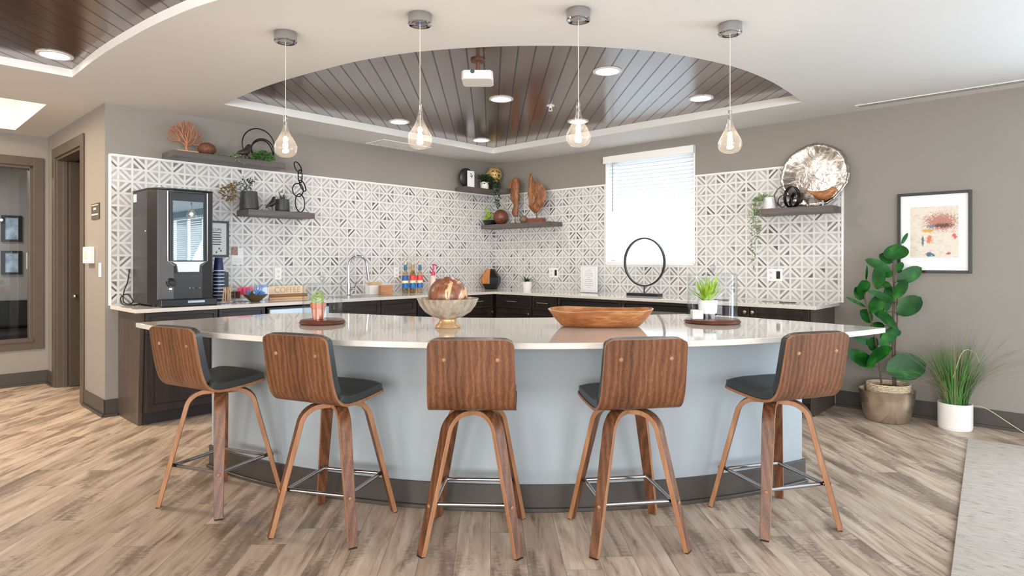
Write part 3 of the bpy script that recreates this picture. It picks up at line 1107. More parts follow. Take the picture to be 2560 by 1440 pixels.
def make_stool(label, loc, leg_rot, seat_rot, dx=0.0):
    t = thing('bar_stool', label, 'bar stool', loc, leg_rot, 'bar stools along the curved island')
    S = Matrix.Rotation(-leg_rot, 4, 'Z') @ Matrix.Translation((dx, 0, 0)) @ Matrix.Rotation(seat_rot, 4, 'Z') @ Matrix.Translation((0, -0.025, 0))
    prof = shell_profile()
    sh = sheet(prof, lambda u: 0.372+0.02*min(1, u*2), 0.013)
    sh.v = [S @ Vector(p) for p in sh.v]
    sh.build('seat_shell', [M['walnut'], M['plyedge']], t, smooth=50)
    kb = 22
    cb = sheet(prof[:kb], lambda u: 0.364+0.02*u, 0.046, 0, 0.0135, 0.012, 0.03)
    cb.v = [S @ Vector(p) for p in cb.v]
    cb.build('back_cushion', M['leather'], t, smooth=60)
    cs = sheet(prof[kb-1:], lambda u: 0.384, 0.046, 0, 0.0135, 0.013, 0.03)
    cs.v = [S @ Vector(p) for p in cs.v]
    cs.build('seat_cushion', M['leather'], t, smooth=60)
    for sx in (-1, 1):
        MB().ball((0, 0, 0), (0.010, 0.005, 0.010), 12, 8, M=S @ Matrix.Translation((sx*0.115, -0.2165, 0.862))).build('bolt_cap', M['plyedge'], t)
    MB().lathe([(0, 0.600), (0.07, 0.600), (0.07, 0.606), (0.05, 0.613), (0, 0.613)], 24).build('swivel_plate', M['black'], t)
    R0 = 0.300
    for a in (45, 135, 225, 315):
        d = Vector((math.cos(math.radians(a)), math.sin(math.radians(a)), 0))
        pts = [d*0.015+Vector((0, 0, 0.589)), d*0.075+Vector((0, 0, 0.589))]
        for i in range(1, 9):
            q = math.radians(80)*i/8
            pts.append(d*(0.075+0.095*math.sin(q))+Vector((0, 0, 0.589-0.095*(1-math.cos(q)))))
        p0 = pts[-1]
        foot = d*R0+Vector((0, 0, 0.004))
        for i in range(1, 7):
            pts.append(p0.lerp(foot, i/6))
        n = len(pts)
        ws = [0.058]*(n-6)+[0.058-0.016*i/6 for i in range(1, 7)]
        wd = Vector((-d.y, d.x, 0))
        lg = MB().band(pts, wd, ws, 0.023)
        for f in range(len(lg.f)-2):
            lg.m[f] = 1 if f % 4 in (1, 3) else 0
        lo = lg.build('leg', [M['walnut'], M['plyedge']], t, smooth=40, bevel=0.002)
        MB().box(-0.018, 0.018, -0.010, 0.010, 0.0, 0.005, M=Matrix.Translation(foot-Vector((0, 0, 0.004))) @ Matrix.Rotation(math.radians(a+90), 4, 'Z')).build('foot_glide', M['rubber'], lo, smooth=0)
        rr = 0.170+(R0-0.170)*(0.51-0.21)/0.51
        MB().ball((0, 0, 0), (0.005, 0.009, 0.009), 10, 8, M=Matrix.Translation(d*(rr+0.014)+Vector((0, 0, 0.21))) @ Matrix.Rotation(math.radians(a), 4, 'Z')).build('bolt_cap', M['plyedge'], lo)
    rr = 0.238-0.012
    b = MB()
    cs4 = [Vector((rr*math.cos(math.radians(a)), rr*math.sin(math.radians(a)), 0.21)) for a in (45, 135, 225, 315)]
    for i in range(4):
        b.tube([cs4[i], cs4[(i+1) % 4]], 0.0095, 12)
    for c4 in cs4:
        b.ball(c4, 0.0115, 10, 8)
    b.build('footrest', M['chrome'], t)
    return t


def rot_of(fx, fy):
    return math.atan2(-fx, fy)


ST = [('walnut bar stool at the left end of the island', (-1.574, 3.371), (.172, .417), (.50, .87), -0.03),
      ('walnut bar stool second from the left, below the cactus cloche', (-.864, 3.046), (.113, .43), (.41, .91), -0.022),
      ('walnut bar stool in the middle with its back square to the viewer', (-.174, 2.91), (.02, .44), (.006, .44), 0.0),
      ('walnut bar stool below the wooden dough bowl, its seat showing at the left', (.537, 2.931), (-.06, .436), (-.075, .436), 0.004),
      ('walnut bar stool at the right end of the island nearest the plants', (1.308, 3.123), (-.121, .425), (-.36, .93), 0.028)]
for lab, (x, y), a, c, dx in ST:
    make_stool(lab, (x, y, 0), rot_of(*a), rot_of(*c), dx)


# ------------------------------------------------------------------ ceiling lamps
DL = [((1518, 177), 0.068), ((1253, 247), 0.068), ((998, 304), 0.068), ((1203, 350), 0.068), ((1445, 303), 0.068), ((1752, 245), 0.068), ((137, 137), 0.055)]
DLAB = ['round recessed downlight in the bluish reflection on the plank tray', 'round recessed downlight in the middle of the plank tray, below the projector', 'round recessed downlight left of the second glass pendant', 'round recessed downlight nearest the back corner of the plank tray', 'round recessed downlight half hidden behind the third glass pendant', 'round recessed downlight at the right end of the plank tray', 'round recessed downlight in the plank tray at the upper left']
M['lampglow'] = emit('downlight lens', (1.0, 0.96, 0.90, 1), 5.0)
for ((px, py), h), lab in zip(DL, DLAB):
    zc = CEIL+h
    D = (zc-H)*F/(HZ-py)
    t = thing('downlight', lab, 'ceiling light', ((px-1280)/F*D, D, zc), 0, 'recessed downlights')
    MB().lathe([(0.085, -0.001), (0.104, -0.001), (0.104, -0.006), (0.083, -0.008), (0.085, -0.001)], 36).build('trim_ring', M['white'], t)
    MB().lathe([(0.084, -0.002), (0.05, -0.004), (0, -0.004)], 30).build('lens', M['lampglow'], t)
    light('downlight_glow', 'AREA', (0, 0, -0.075), 4.4, (1.0, 0.95, 0.89), 0.16, rot=(0, 0, 0), parent=t)

M['cord'] = plain('clear cord', rgb(206, 198, 190), 0.3)
M['filament'] = emit('filament', (1.0, 0.86, 0.66, 1), 60.0)
PD = [('glass teardrop pendant at the left, in front of the black rings', 714, 82), ('glass teardrop pendant second from the left', 1050, 37), ('glass teardrop pendant third from the left, over the dough bowl', 1446, 26), ('glass teardrop pendant at the right, beside the window', 1825, 61)]
for lab, px, py in PD:
    D = (CEIL-H)*F/(HZ-py)
    t = thing('pendant_lamp', lab, 'pendant lamp', ((px-1280)/F*D, D, CEIL), 0, 'teardrop pendants over the island')
    MB().lathe([(0, 0), (0.063, 0), (0.064, -0.002), (0.064, -0.05), (0.060, -0.055), (0.046, -0.053), (0.040, -0.048), (0, -0.048)], 36).build('canopy', M['chrome'], t)
    MB().tube([(0, 0, -0.05), (0, 0, -0.50)], 0.0022, 8).build('cord', M['cord'], t)
    pr = [(0.009, -0.478), (0.010, -0.50), (0.012, -0.525), (0.019, -0.56), (0.032, -0.59), (0.050, -0.622), (0.061, -0.645), (0.0645, -0.662), (0.062, -0.682), (0.051, -0.70), (0.033, -0.711), (0.015, -0.715), (0, -0.716)]
    pr = [(max(0, p.x), p.y) for p in smooth_path([(a, c, 0) for a, c in pr], 3)]
    MB().lathe(pr, 32).build('glass_drop', M['bulbglass'], t, smooth=60)
    MB().lathe([(0, -0.476), (0.008, -0.476), (0.009, -0.49), (0.007, -0.53), (0, -0.53)], 14).build('socket', M['chrome'], t)
    MB().tube([(0, 0, -0.53), (0, 0, -0.625)], 0.0022, 8).build('stem', M['chrome'], t)
    MB().lathe([(0, -0.622), (0.006, -0.624), (0.0125, -0.636), (0.0145, -0.648), (0.011, -0.660), (0, -0.664)], 16).build('bulb', M['filament'], t)
    light('pendant_glow', 'POINT', (0, 0, -0.643), 3.0, (1.0, 0.86, 0.70), 0.02, parent=t)

# warm lamps in the coffer by the passage, assumed or added ones in the passage and in the office
cx = sum(p[0] for p in cf)/4
cy = sum(p[1] for p in cf)/4
light('coffer_lamp', 'POINT', (cx, cy, CEIL+0.35), 13, (1.0, 0.80, 0.58), 0.15)
light('assumed_passage_lamp', 'AREA', (-4.6, 4.4, CEIL-0.03), 46, (1.0, 0.80, 0.58), 0.5)  # assumed lamp, unseen, taken from the warm light on the left
light('added_office_lamp', 'AREA', O.loc(-0.9, 1.3, CEIL-0.03), 22, (0.95, 0.97, 1.0), 0.5)  # added lamp, unseen, that lights the office behind its window

# ------------------------------------------------------------------ window blind
M['slat'] = None
t_ = NT('blind slat white')
t_.b.inputs['Base Color'].default_value = rgb(240, 242, 244)
t_.b.inputs['Roughness'].default_value = 0.5
tl = t_.n('ShaderNodeBsdfTranslucent')
tl.inputs[0].default_value = rgb(226, 236, 246)
mx = t_.n('ShaderNodeMixShader')
mx.inputs[0].default_value = 0.15
t_.link(t_.b.outputs[0], mx.inputs[1])
t_.link(tl.outputs[0], mx.inputs[2])
t_.link(mx.outputs[0], t_.t.nodes['Material Output'].inputs[0])
M['slat'] = t_.mat
t = thing('window_blind', 'white horizontal slat blind lowered over the kitchen window', 'blind', R.loc(WIN[0], 0), R.rot)
ww = WIN[1]-WIN[0]
MB().box(-0.01, ww+0.01, -0.055, -0.04, 2.415, 2.495).box(-0.01, 0.0, -0.055, -0.014, 2.415, 2.495).box(ww, ww+0.01, -0.055, -0.014, 2.415, 2.495).build('valance', M['white'], t, smooth=0, bevel=0.003)
b = MB()
n = 27
for i in range(n):
    z = 2.40-i*(2.40-1.32)/(n-1)
    b.add([(0.02, 0.052, z+0.021), (ww-0.02, 0.052, z+0.021), (ww-0.02, 0.030, z+0.003), (0.02, 0.030, z+0.003), (0.02, 0.018, z-0.021), (ww-0.02, 0.018, z-0.021)], [(0, 1, 2, 3), (3, 2, 5, 4)])
b.build('slats', M['slat'], t, smooth=0, solid=0.0025)
MB().box(0.02, ww-0.02, 0.015, 0.055, 1.268, 1.29).build('bottom_rail', M['white'], t, smooth=0, bevel=0.003)
b = MB()
for x in (0.17, ww*0.58, ww-0.15):
    b.tube([(x, 0.008, 2.41), (x, 0.012, 1.28)], 0.0014, 6)
b.build('ladder_cord', M['white'], t)
MB().tube([(0.09, 0.0, 2.41), (0.09, 0.0, 1.86)], 0.004, 8).build('wand', plain('wand grey', rgb(120, 126, 132), 0.4), t)

# ------------------------------------------------------------------ shelves
SD = 0.27
SH = 'grey brown floating shelves'


def shelf(fr, x0, x1, z0, z1, label):
    o = MB().box(0, x1-x0, -SD, -0.0105, z0, z1).build('floating_shelf', M['shelf'], smooth=0, loc=fr.loc(x0, 0), rot=fr.rot, bevel=0.002)
    return tag(o, label, 'shelf', SH)


ZA, ZB = 2.235, 1.77
shelf(L, -4.15, -3.14, ZA-0.05, ZA, 'long grey floating shelf above the tiles holding the copper tree')
shelf(L, -3.50, -2.83, ZB-0.055, ZB, 'grey floating shelf on the tiles holding the dark vases and chain sculpture')
shelf(R, 0.02, 1.195, ZB-0.052, ZB, 'grey floating shelf right of the corner holding the driftwood carvings')
shelf(R, 3.665, 4.344, ZB-0.055, ZB, 'brown floating shelf below the silver platter')
pc = [L.loc(-0.72, -0.0145), L.loc(-0.72, -0.2), L.loc(-0.2, -0.2), R.loc(0.42, -0.2), R.loc(0.42, -0.0145), L.loc(-0.0145, -0.0145)]
o = MB().prism([(p.x, p.y) for p in pc], ZA-0.05, ZA).build('corner_shelf', M['shelf'], smooth=0, bevel=0.002)
tag(o, 'dark L-shaped shelf above the tiles in the inside corner', 'shelf')

# ------------------------------------------------------------------ materials of the ornaments
M['copper'] = plain('copper brown wood', rgb(172, 118, 86), 0.42, var=0.18, scale=25)
M['burl'] = None
t_ = NT('two tone burl wood')
v_ = t_.coord('Object', (1, 1, 0.45))
n1 = t_.noise(v_, 11.0, 3, 0.5, 1.2)
n2 = t_.noise(t_.coord('Object', (1, 1, 0.2)), 70.0, 3, 0.6, 0.6)
dk = t_.ramp(n2, [(0.3, rgb(98, 58, 40)), (0.7, rgb(150, 96, 68))])
lt = t_.ramp(n2, [(0.3, rgb(196, 152, 108)), (0.7, rgb(226, 188, 146))])
t_.link(t_.mix(t_.ramp(n1, [(0.57, 0.0), (0.60, 1.0)]), dk, lt), t_.b.inputs['Base Color'])
t_.b.inputs['Roughness'].default_value = 0.3
M['burl'] = t_.mat
M['teak'] = wood('teak root', rgb(84, 48, 28), rgb(134, 84, 52), rgb(186, 136, 94), 'z', 1.5, 0.45, stretch=4)
M['acacia'] = wood('honey wood', rgb(112, 64, 34), rgb(162, 104, 62), rgb(206, 156, 108), 'x', 1.0, 0.35, stretch=6)
M['brownball'] = wood('dark brown ball', rgb(76, 40, 30), rgb(104, 60, 46), rgb(126, 78, 60), 'z', 1.0, 0.35, stretch=3)
M['rattan'] = plain('brown rattan', rgb(108, 68, 42), 0.6, var=0.45, scale=60, bump=0.6, bscale=90)
M['darkpot'] = wood('ribbed dark pot', rgb(38, 38, 37), rgb(62, 61, 59), rgb(84, 82, 79), 'z', 3.0, 0.45, stretch=30)
M['leafdark'] = plain('leaf dark green', rgb(34, 62, 34), 0.45, var=0.3, scale=20)
M['leaf'] = plain('leaf green', rgb(66, 110, 48), 0.45, var=0.3, scale=20)
M['lime'] = plain('leaf lime', rgb(150, 190, 40), 0.4, var=0.3, scale=30)
M['sage'] = plain('leaf sage', rgb(112, 132, 88), 0.5, var=0.2, scale=30)
M['dried'] = plain('dried bloom', rgb(118, 96, 52), 0.6, var=0.3, scale=40)
M['twig'] = plain('twig brown', rgb(86, 66, 46), 0.6)
M['iron'] = plain('black iron', rgb(24, 23, 23), 0.4, var=0.1, metal=0.4)
M['bronze'] = plain('bronze bird', rgb(58, 52, 44), 0.4, var=0.3, scale=50, metal=0.4, bump=0.4, bscale=120)
M['gold'] = plain('woven gold', rgb(206, 172, 110), 0.4, var=0.3, scale=60, metal=0.3)
M['soil'] = plain('moss soil', rgb(96, 84, 46), 0.8, var=0.4, scale=80, bump=0.5)
M['terracotta'] = plain('terracotta', rgb(186, 98, 56), 0.6, var=0.08)
M['cactus'] = plain('cactus pale green', rgb(142, 164, 98), 0.5, var=0.2, scale=60)
M['paper'] = plain('white paper', rgb(238, 239, 240), 0.6, var=0.01)
M['ink'] = plain('ink grey', rgb(70, 72, 76), 0.6)
M['navy'] = plain('navy paper', rgb(26, 48, 92), 0.4)
M['acrylic'] = thin_glass('acrylic', (0.99, 0.99, 0.99, 1), 1.3)


def at(fr, px, y, z):
    return fr.loc(fr.fx(px, y), y, z)


def pot(prof, wall_t=0.006, n=28):
    """outer profile from the bottom centre to the rim, closed inside"""
    pr = [(0, prof[0][1])]+list(prof)
    top = prof[-1]
    pr += [(top[0]-wall_t, top[1]), (max(top[0]-wall_t*1.6, 0.002), top[1]-0.02), (0, top[1]-0.02)]
    return MB().lathe(pr, n)


def blades(n, r, length, spread, width, z0, seed, droop=0.6, seg=6, up=0.35, top=1.0):
    """arching strap leaves in a rosette"""
    rd = random.Random(seed)
    b = MB()
    for i in range(n):
        a = 2*math.pi*(i+rd.random()*0.7)/n
        el = up+rd.random()*(top-up)
        ln = length*(0.7+0.45*rd.random())
        d = Vector((math.cos(a), math.sin(a), 0))
        pts = []
        for k in range(seg+1):
            u = k/seg
            out = spread*ln*u*(1.15-el*0.75)
            h = ln*(u*el-droop*u*u*(1.1-el)*0.55)
            pts.append(d*(r*rd.random()*0.5*(1-u)+out)+Vector((0, 0, z0+h)))
        sd = Vector((-d.y, d.x, 0))
        vs, fs = [], []
        for k, p in enumerate(pts):
            u = k/seg
            wv = width*0.5*max(0.05, (1-u)**0.6*min(1, 0.5+2*u))
            vs += [p+sd*wv+Vector((0, 0, wv*0.35)), p, p-sd*wv+Vector((0, 0, wv*0.35))]
        for k in range(seg):
            q = k*3
            fs += [(q, q+1, q+4, q+3), (q+1, q+2, q+5, q+4)]
        b.add(vs, fs)
    return b


def vine(path, leaf_len, n, seed, jitter=0.02, b=None, stem=0.0012):
    rd = random.Random(seed)
    b = b or MB()
    sp = smooth_path(path, 6)
    b.tube(sp, stem, 5)
    for i in range(n):
        p = sp[rd.randrange(len(sp))]
        d = Vector((rd.uniform(-1, 1), rd.uniform(-1, 0.6), rd.uniform(-0.8, 0.7))).normalized()
        q = p+Vector((rd.uniform(-1, 1), rd.uniform(-1, 1), rd.uniform(-1, 1)))*jitter
        ll = leaf_len*rd.uniform(0.7, 1.2)
        b.leaf(q, q+d*ll, ll*0.62, (rd.uniform(-.5, .5), -1, rd.uniform(0, 0.8)), 0.1, 4)
    return b


def bush(c, r, n, leaf_len, seed, b=None, ratio=0.5):
    rd = random.Random(seed)
    b = b or MB()
    for i in range(n):
        d = Vector((rd.gauss(0, 1), rd.gauss(0, 1), rd.gauss(0, 1))).normalized()
        p = Vector(c)+Vector((d.x*r[0], d.y*r[1], d.z*r[2]))*rd.uniform(0.35, 0.95)
        ll = leaf_len*rd.uniform(0.7, 1.25)
        b.leaf(p, p+(d+Vector((rd.uniform(-.5, .5), rd.uniform(-.5, .5), rd.uniform(-.3, .5)))).normalized()*ll, ll*ratio, (rd.uniform(-1, 1), -1, 0.6), 0.15, 4)
    return b


def bird(name, label, m, loc, rot, s, tail_up, legs, body_tilt=0.0, face=1, m_leg=None, tail_len=0.9, base=False):
    """small bird figure, body length about s, looking towards +x times face"""
    t = thing(name, label, 'bird figurine', loc, rot)
    b = MB()
    zc = legs+0.30*s
    ct, st = math.cos(body_tilt), math.sin(body_tilt)
    def pt(x, z):
        return ((x*ct-z*st)*face, (x*st+z*ct)+zc)
    path, rad = [], []
    prof = [(-0.5-tail_len, 0.30*0+tail_up+0.06, 0.022), (-0.75, tail_up*0.55+0.03, 0.05), (-0.45, 0.10, 0.12), (-0.2, 0.02, 0.225), (0.08, 0.0, 0.275), (0.28, 0.10, 0.245), (0.42, 0.24, 0.20), (0.54, 0.31, 0.165), (0.64, 0.31, 0.09), (0.72, 0.28, 0.035), (0.80, 0.25, 0.006)]
    for x, z, r in prof:
        p = pt(x*s, z*s)
        path.append((p[0], 0, p[1]))
        rad.append(r*s)
    sp = smooth_path(path, 4)
    sr = [p.x for p in smooth_path([(r, 0, 0) for r in rad], 4)]
    b.tube(sp, [max(0.001, q) for q in sr], 16)
    b.build('body', m, t, smooth=70)
    lg = MB()
    for dy in (-0.09*s, 0.09*s):
        lg.tube([(0.02*s*face, dy, zc-0.2*s), (0.04*s*face, dy, 0.002)], 0.018*s+0.0012, 8)
        lg.tube([(0.04*s*face-0.05*s, dy, 0.003), (0.04*s*face+0.12*s*face, dy, 0.003)], 0.002, 6)
    lg.build('legs', m_leg or m, t)
    return t


# ------------------------------------------------------------------ shelf above the coffee machine
t = thing('tree_sculpture', 'copper coloured carved tree sculpture on the long upper shelf', 'sculpture', L.loc(-4.0, -0.16, ZA), L.rot)
MB().box(-0.085, 0.085, -0.045, 0.045, 0, 0.02).build('plinth', plain('pale copper base', rgb(214, 164, 128), 0.4), t, smooth=0, bevel=0.004)
rd = random.Random(3)
b = MB()
b.tube(smooth_path([(0.005, 0, 0.018), (-0.002, 0, 0.05), (0.004, 0, 0.09), (0.0, 0, 0.13)], 4), [0.020, 0.019, 0.017, 0.0155, 0.015, 0.0145, 0.014, 0.013, 0.012, 0.0115, 0.011, 0.0105, 0.010], 8)


def branch(p, a, ln, r, lev):
    q = p+Vector((math.sin(a)*ln, rd.uniform(-0.3, 0.3)*ln*0.5, math.cos(a)*ln))
    m = p.lerp(q, 0.5)+Vector((math.cos(a)*ln*0.06, 0, -math.sin(a)*ln*0.06))
    b.tube(smooth_path([p, m, q], 3), [r, r*0.97, r*0.93, r*0.88, r*0.83, r*0.79, r*0.75], 6)
    if lev > 0:
        k = 3 if lev == 3 else 2
        for i in range(k):
            branch(q, a+(i-(k-1)/2)*rd.uniform(0.42, 0.62)*1.1-a*0.06, ln*rd.uniform(0.66, 0.84), r*0.74, lev-1)
    else:
        b.ball(q, r*1.0, 6, 4)


for a, ln in ((-1.12, 0.078), (-0.66, 0.074), (-0.22, 0.072), (0.2, 0.07), (0.66, 0.068), (1.16, 0.072)):
    branch(Vector((0, 0, 0.060+0.035*(1.2-abs(a)))), a, ln, 0.0112, 3)
b.v = [(x*0.80, y*1.2, z*0.98+0.002) for x, y, z in b.v]
b.build('tree', M['copper'], t, smooth=60)
o = MB().ball((0, 0, 0.058), (0.076, 0.07, 0.058), 28, 16, fn=lambda d: 1+0.03*math.sin(14*d.x+9*d.z)*math.cos(12*d.y)).build('rattan_ball', M['rattan'], loc=at(L, 517, -0.16, ZA), rot=L.rot)
tag(o, 'squat brown rattan ball beside the copper tree', 'ornament')
t = thing('ring_sculpture', 'black nested ring sculpture on the long upper shelf', 'sculpture', at(L, 648, -0.13, ZA), L.rot)
b = MB()
for r, x in ((0.158, -0.005), (0.112, 0.035), (0.104, 0.030), (0.055, 0.045), (0.047, 0.040)):
    b.tube([(x+r*math.cos(a), 0.012*math.sin(3*a)*(r < 0.11), 0.006+r+r*math.sin(a)) for a in [2*math.pi*i/48 for i in range(48)]], 0.006, 8, closed=True)
b.build('rings', M['iron'], t)
bird('bird_figurine', 'dark pebbled bird figurine in front of the black rings', M['bronze'], at(L, 612, -0.20, ZA), L.rot, 0.118, 0.0, 0.035, 0.45, 1, M['iron'])
t = thing('fern', 'low green fern at the right end of the long upper shelf', 'plant', at(L, 657, -0.20, ZA), L.rot)
bush((0, 0, 0.045), (0.10, 0.06, 0.045), 260, 0.034, 11, None, 0.35).build('foliage', M['leaf'], t, smooth=0)
o = vine([(0.30, 0.02, 0.012), (0.22, 0.0, 0.03), (0.12, -0.03, 0.02), (0.03, -0.05, 0.015), (-0.08, 0.02, 0.03), (-0.16, 0.04, 0.02)], 0.022, 70, 5, 0.016)
vine([(0.03, -0.05, 0.015), (0.06, -0.085, 0.01), (0.09, -0.10, -0.035), (0.14, -0.105, -0.05)], 0.016, 16, 6, 0.006, o)
o = o.build('trailing_greenery', M['sage'], smooth=0, loc=at(L, 560, -0.18, ZA+0.002), rot=L.rot)
tag(o, 'thin trailing greenery hanging over the edge of the long upper shelf', 'plant')

# ------------------------------------------------------------------ shelf with the dark vases
t = thing('vase', 'large ribbed dark vase holding dried stems', 'vase', at(L, 623, -0.13, ZB), L.rot)
pot([(0.072, 0), (0.083, 0.012), (0.085, 0.03), (0.078, 0.12), (0.072, 0.178)]).build('body', M['darkpot'], t)
t = thing('dried_flowers', 'dried brown blooms leaning left out of the large dark vase', 'dried flowers', at(L, 623, -0.13, ZB+0.10), L.rot)
b = MB()
b.tube(smooth_path([(-0.02, 0, 0), (-0.06, -0.005, 0.07), (-0.12, -0.02, 0.09), (-0.20, -0.03, 0.075)], 5), 0.0035, 6)
b.tube(smooth_path([(0, 0, 0), (-0.02, 0, 0.08), (-0.03, 0, 0.14), (-0.06, 0, 0.20)], 5), 0.0028, 6)
b.tube(smooth_path([(0.01, 0, 0), (0.01, 0, 0.09), (0.0, 0, 0.17)], 5), 0.0028, 6)
b.build('stems', M['twig'], t)
b = bush((-0.20, -0.03, 0.055), (0.075, 0.05, 0.085), 150, 0.026, 21)
bush((-0.155, -0.03, 0.125), (0.03, 0.03, 0.03), 30, 0.024, 22, b)
b.build('bloom', M['dried'], t, smooth=0)
b = bush((-0.035, 0, 0.15), (0.06, 0.03, 0.06), 42, 0.024, 23)
bush((0.015, 0, 0.185), (0.02, 0.02, 0.02), 10, 0.024, 24, b)
b.build('leaves', M['leafdark'], t, smooth=0)
bird('bird_figurine', 'small bronze bird figurine between the two dark vases', M['bronze'], at(L, 680, -0.17, ZB), L.rot, 0.098, 0.0, 0.045, 0.7, 1, M['bronze'], 0.25)
t = thing('planter', 'smaller dark planter beside the chain sculpture', 'planter', at(L, 706, -0.13, ZB), L.rot)
pot([(0.060, 0), (0.067, 0.01), (0.069, 0.03), (0.066, 0.09), (0.062, 0.128)]).build('body', M['darkpot'], t)
t = thing('succulent', 'spiky green succulent growing in the smaller dark planter', 'plant', at(L, 706, -0.13, ZB+0.108), L.rot)
blades(16, 0.02, 0.115, 0.8, 0.018, 0.0, 31, 0.15, up=0.5).build('leaves', M['leaf'], t, smooth=0)
t = thing('chain_sculpture', 'tall black chain link sculpture at the right end of its shelf', 'sculpture', at(L, 750, -0.13, ZB), L.rot)
MB().box(-0.075, 0.075, -0.04, 0.04, 0, 0.012).build('plinth', M['iron'], t, smooth=0, bevel=0.002)
for cx_, cz_, a_, b_, tl_, dy in ((0.0, 0.105, 0.050, 0.092, 0.06, 0), (-0.022, 0.235, 0.058, 0.068, -0.25, 0.4), (0.028, 0.282, 0.025, 0.058, 0.25, 1.1), (0.002, 0.375, 0.022, 0.065, -0.02, 0.3), (-0.022, 0.46, 0.030, 0.060, 0.32, 0.9)):
    pts = []
    for i in range(36):
        a = 2*math.pi*i/36
        x, z = a_*math.cos(a), b_*math.sin(a)
        x, z = x*math.cos(tl_)-z*math.sin(tl_), x*math.sin(tl_)+z*math.cos(tl_)
        pts.append((cx_+x, 0.02*math.sin(a)*dy, cz_+z))
    MB().tube(pts, 0.006, 8, closed=True).build('link', M['iron'], t)

# ------------------------------------------------------------------ corner shelf
t = thing('round_vase', 'round black disc vase on the corner shelf', 'vase', at(L, 1166, -0.10, ZA), L.rot)
MB().ball((0, 0, 0.125), (0.125, 0.045, 0.125), 28, 18).lathe([(0, 0), (0.05, 0), (0.05, 0.012), (0.02, 0.03)], 20).build('body', plain('black ribbed', rgb(38, 36, 36), 0.4, var=0.3, scale=30), t)
t = thing('white_card', 'upright white card with a small dark emblem in front of the black disc vase', 'card', at(L, 1177, -0.175, ZA), L.rot)
MB().box(-0.055, 0.055, -0.008, 0.008, 0, 0.205).build('board', M['paper'], t, smooth=0, bevel=0.001)
b = MB()
for x, z, r in ((-0.004, 0.165, 0.010), (0.012, 0.150, 0.009), (-0.016, 0.140, 0.008), (0.006, 0.132, 0.012), (0.020, 0.138, 0.006), (0.002, 0.118, 0.005)):
    b.ball((x, -0.0085, z), (r, 0.0012, r*0.8), 12, 6)
b.build('emblem', M['ink'], t)
t = thing('woven_ball', 'woven gold ball in the corner above the tiles', 'ornament', R.loc(0.135, -0.135, ZA), R.rot)
rd = random.Random(9)
b = MB()
for i in range(26):
    ax = Vector((rd.gauss(0, 1), rd.gauss(0, 1), rd.gauss(0, 1))).normalized()
    u = ax.orthogonal().normalized()
    v2 = ax.cross(u)
    b.tube([u*math.cos(a)*0.098+v2*math.sin(a)*0.098+ax*0.02+Vector((0, 0, 0.20)) for a in [2*math.pi*k/28 for k in range(28)]], 0.006, 6, closed=True)
b.build('weave', M['gold'], t)
pot([(0.045, 0), (0.05, 0.03), (0.045, 0.10)]).build('stand', M['darkpot'], t)
t = thing('trailing_ivy', 'dark trailing ivy in a small pot on the corner shelf', 'plant', L.loc(-0.32, -0.14, ZA), L.rot)
pot([(0.05, 0), (0.055, 0.01), (0.06, 0.09)]).build('pot', M['ceramic'], t)
b = bush((0.03, -0.01, 0.12), (0.14, 0.07, 0.07), 190, 0.04, 41)
bush((0.16, -0.03, 0.13), (0.07, 0.05, 0.07), 70, 0.04, 42, b)
for k in range(6):
    vine([(0.02+0.025*k, -0.05, 0.08), (0.05+0.02*k, -0.12, 0.02), (0.07+0.016*k, -0.135, -0.10), (0.075+0.012*k, -0.13, -0.20-0.03*k)], 0.036, 18, 50+k, 0.015, b)
b.build('foliage', M['leafdark'], t, smooth=0)
o = MB().box(-0.03, 0.03, -0.02, 0.02, 0, 0.018).build('tealight_box', M['paper'], smooth=0, loc=at(R, 1240, -0.15, ZA), rot=R.rot)
tag(o, 'tiny white box at the right end of the corner shelf', 'box')

# ------------------------------------------------------------------ driftwood shelf
t = thing('planter', 'low dark bowl of moss at the left end of the driftwood shelf', 'planter', R.loc(0.13, -0.20, ZB), R.rot)
pot([(0.06, 0), (0.085, 0.02), (0.10, 0.06)]).build('bowl', M['black'], t)
b = bush((0.0, -0.0, 0.09), (0.10, 0.06, 0.05), 80, 0.03, 61)
vine([(0.0, 0, 0.10), (-0.03, -0.01, 0.17), (-0.06, 0.0, 0.24)], 0.03, 26, 62, 0.02, b)
vine([(0.05, 0, 0.10), (0.15, 0.03, 0.19), (0.24, 0.05, 0.23)], 0.028, 22, 63, 0.015, b)
b.build('foliage', M['lime'], t, smooth=0)
o = MB().ball((0, 0, 0.098), 0.10, 28, 18, fn=lambda d: 1.0 if d.z > -0.95 else 0.985).build('wooden_ball', M['brownball'], loc=at(R, 1252, -0.17, ZB), rot=R.rot)
tag(o, 'dark red brown wooden ball on the driftwood shelf', 'ornament')
t = thing('driftwood_figure', 'tall slim driftwood figure standing on a thin rod', 'sculpture', at(R, 1288, -0.15, ZB), R.rot)
MB().box(-0.05, 0.05, -0.04, 0.04, 0, 0.01).tube([(0, 0, 0.008), (0, 0, 0.12)], 0.004, 8).build('stand', M['iron'], t, smooth=0)
sp = smooth_path([(0.005, 0, 0.10), (0.0, 0, 0.16), (0.02, 0, 0.24), (0.0, 0, 0.33), (-0.005, 0, 0.42), (0.012, 0, 0.50), (0.0, 0, 0.555), (-0.02, 0, 0.585)], 5)
rr = [p.x for p in smooth_path([(a, 0, 0) for a in (0.030, 0.052, 0.042, 0.066, 0.060, 0.074, 0.062, 0.026)], 5)]
b = MB().tube(sp, rr, 16)
b.v = [(x*(1+0.12*math.sin(21*z+4*y)), y*0.6, z) for x, y, z in b.v]
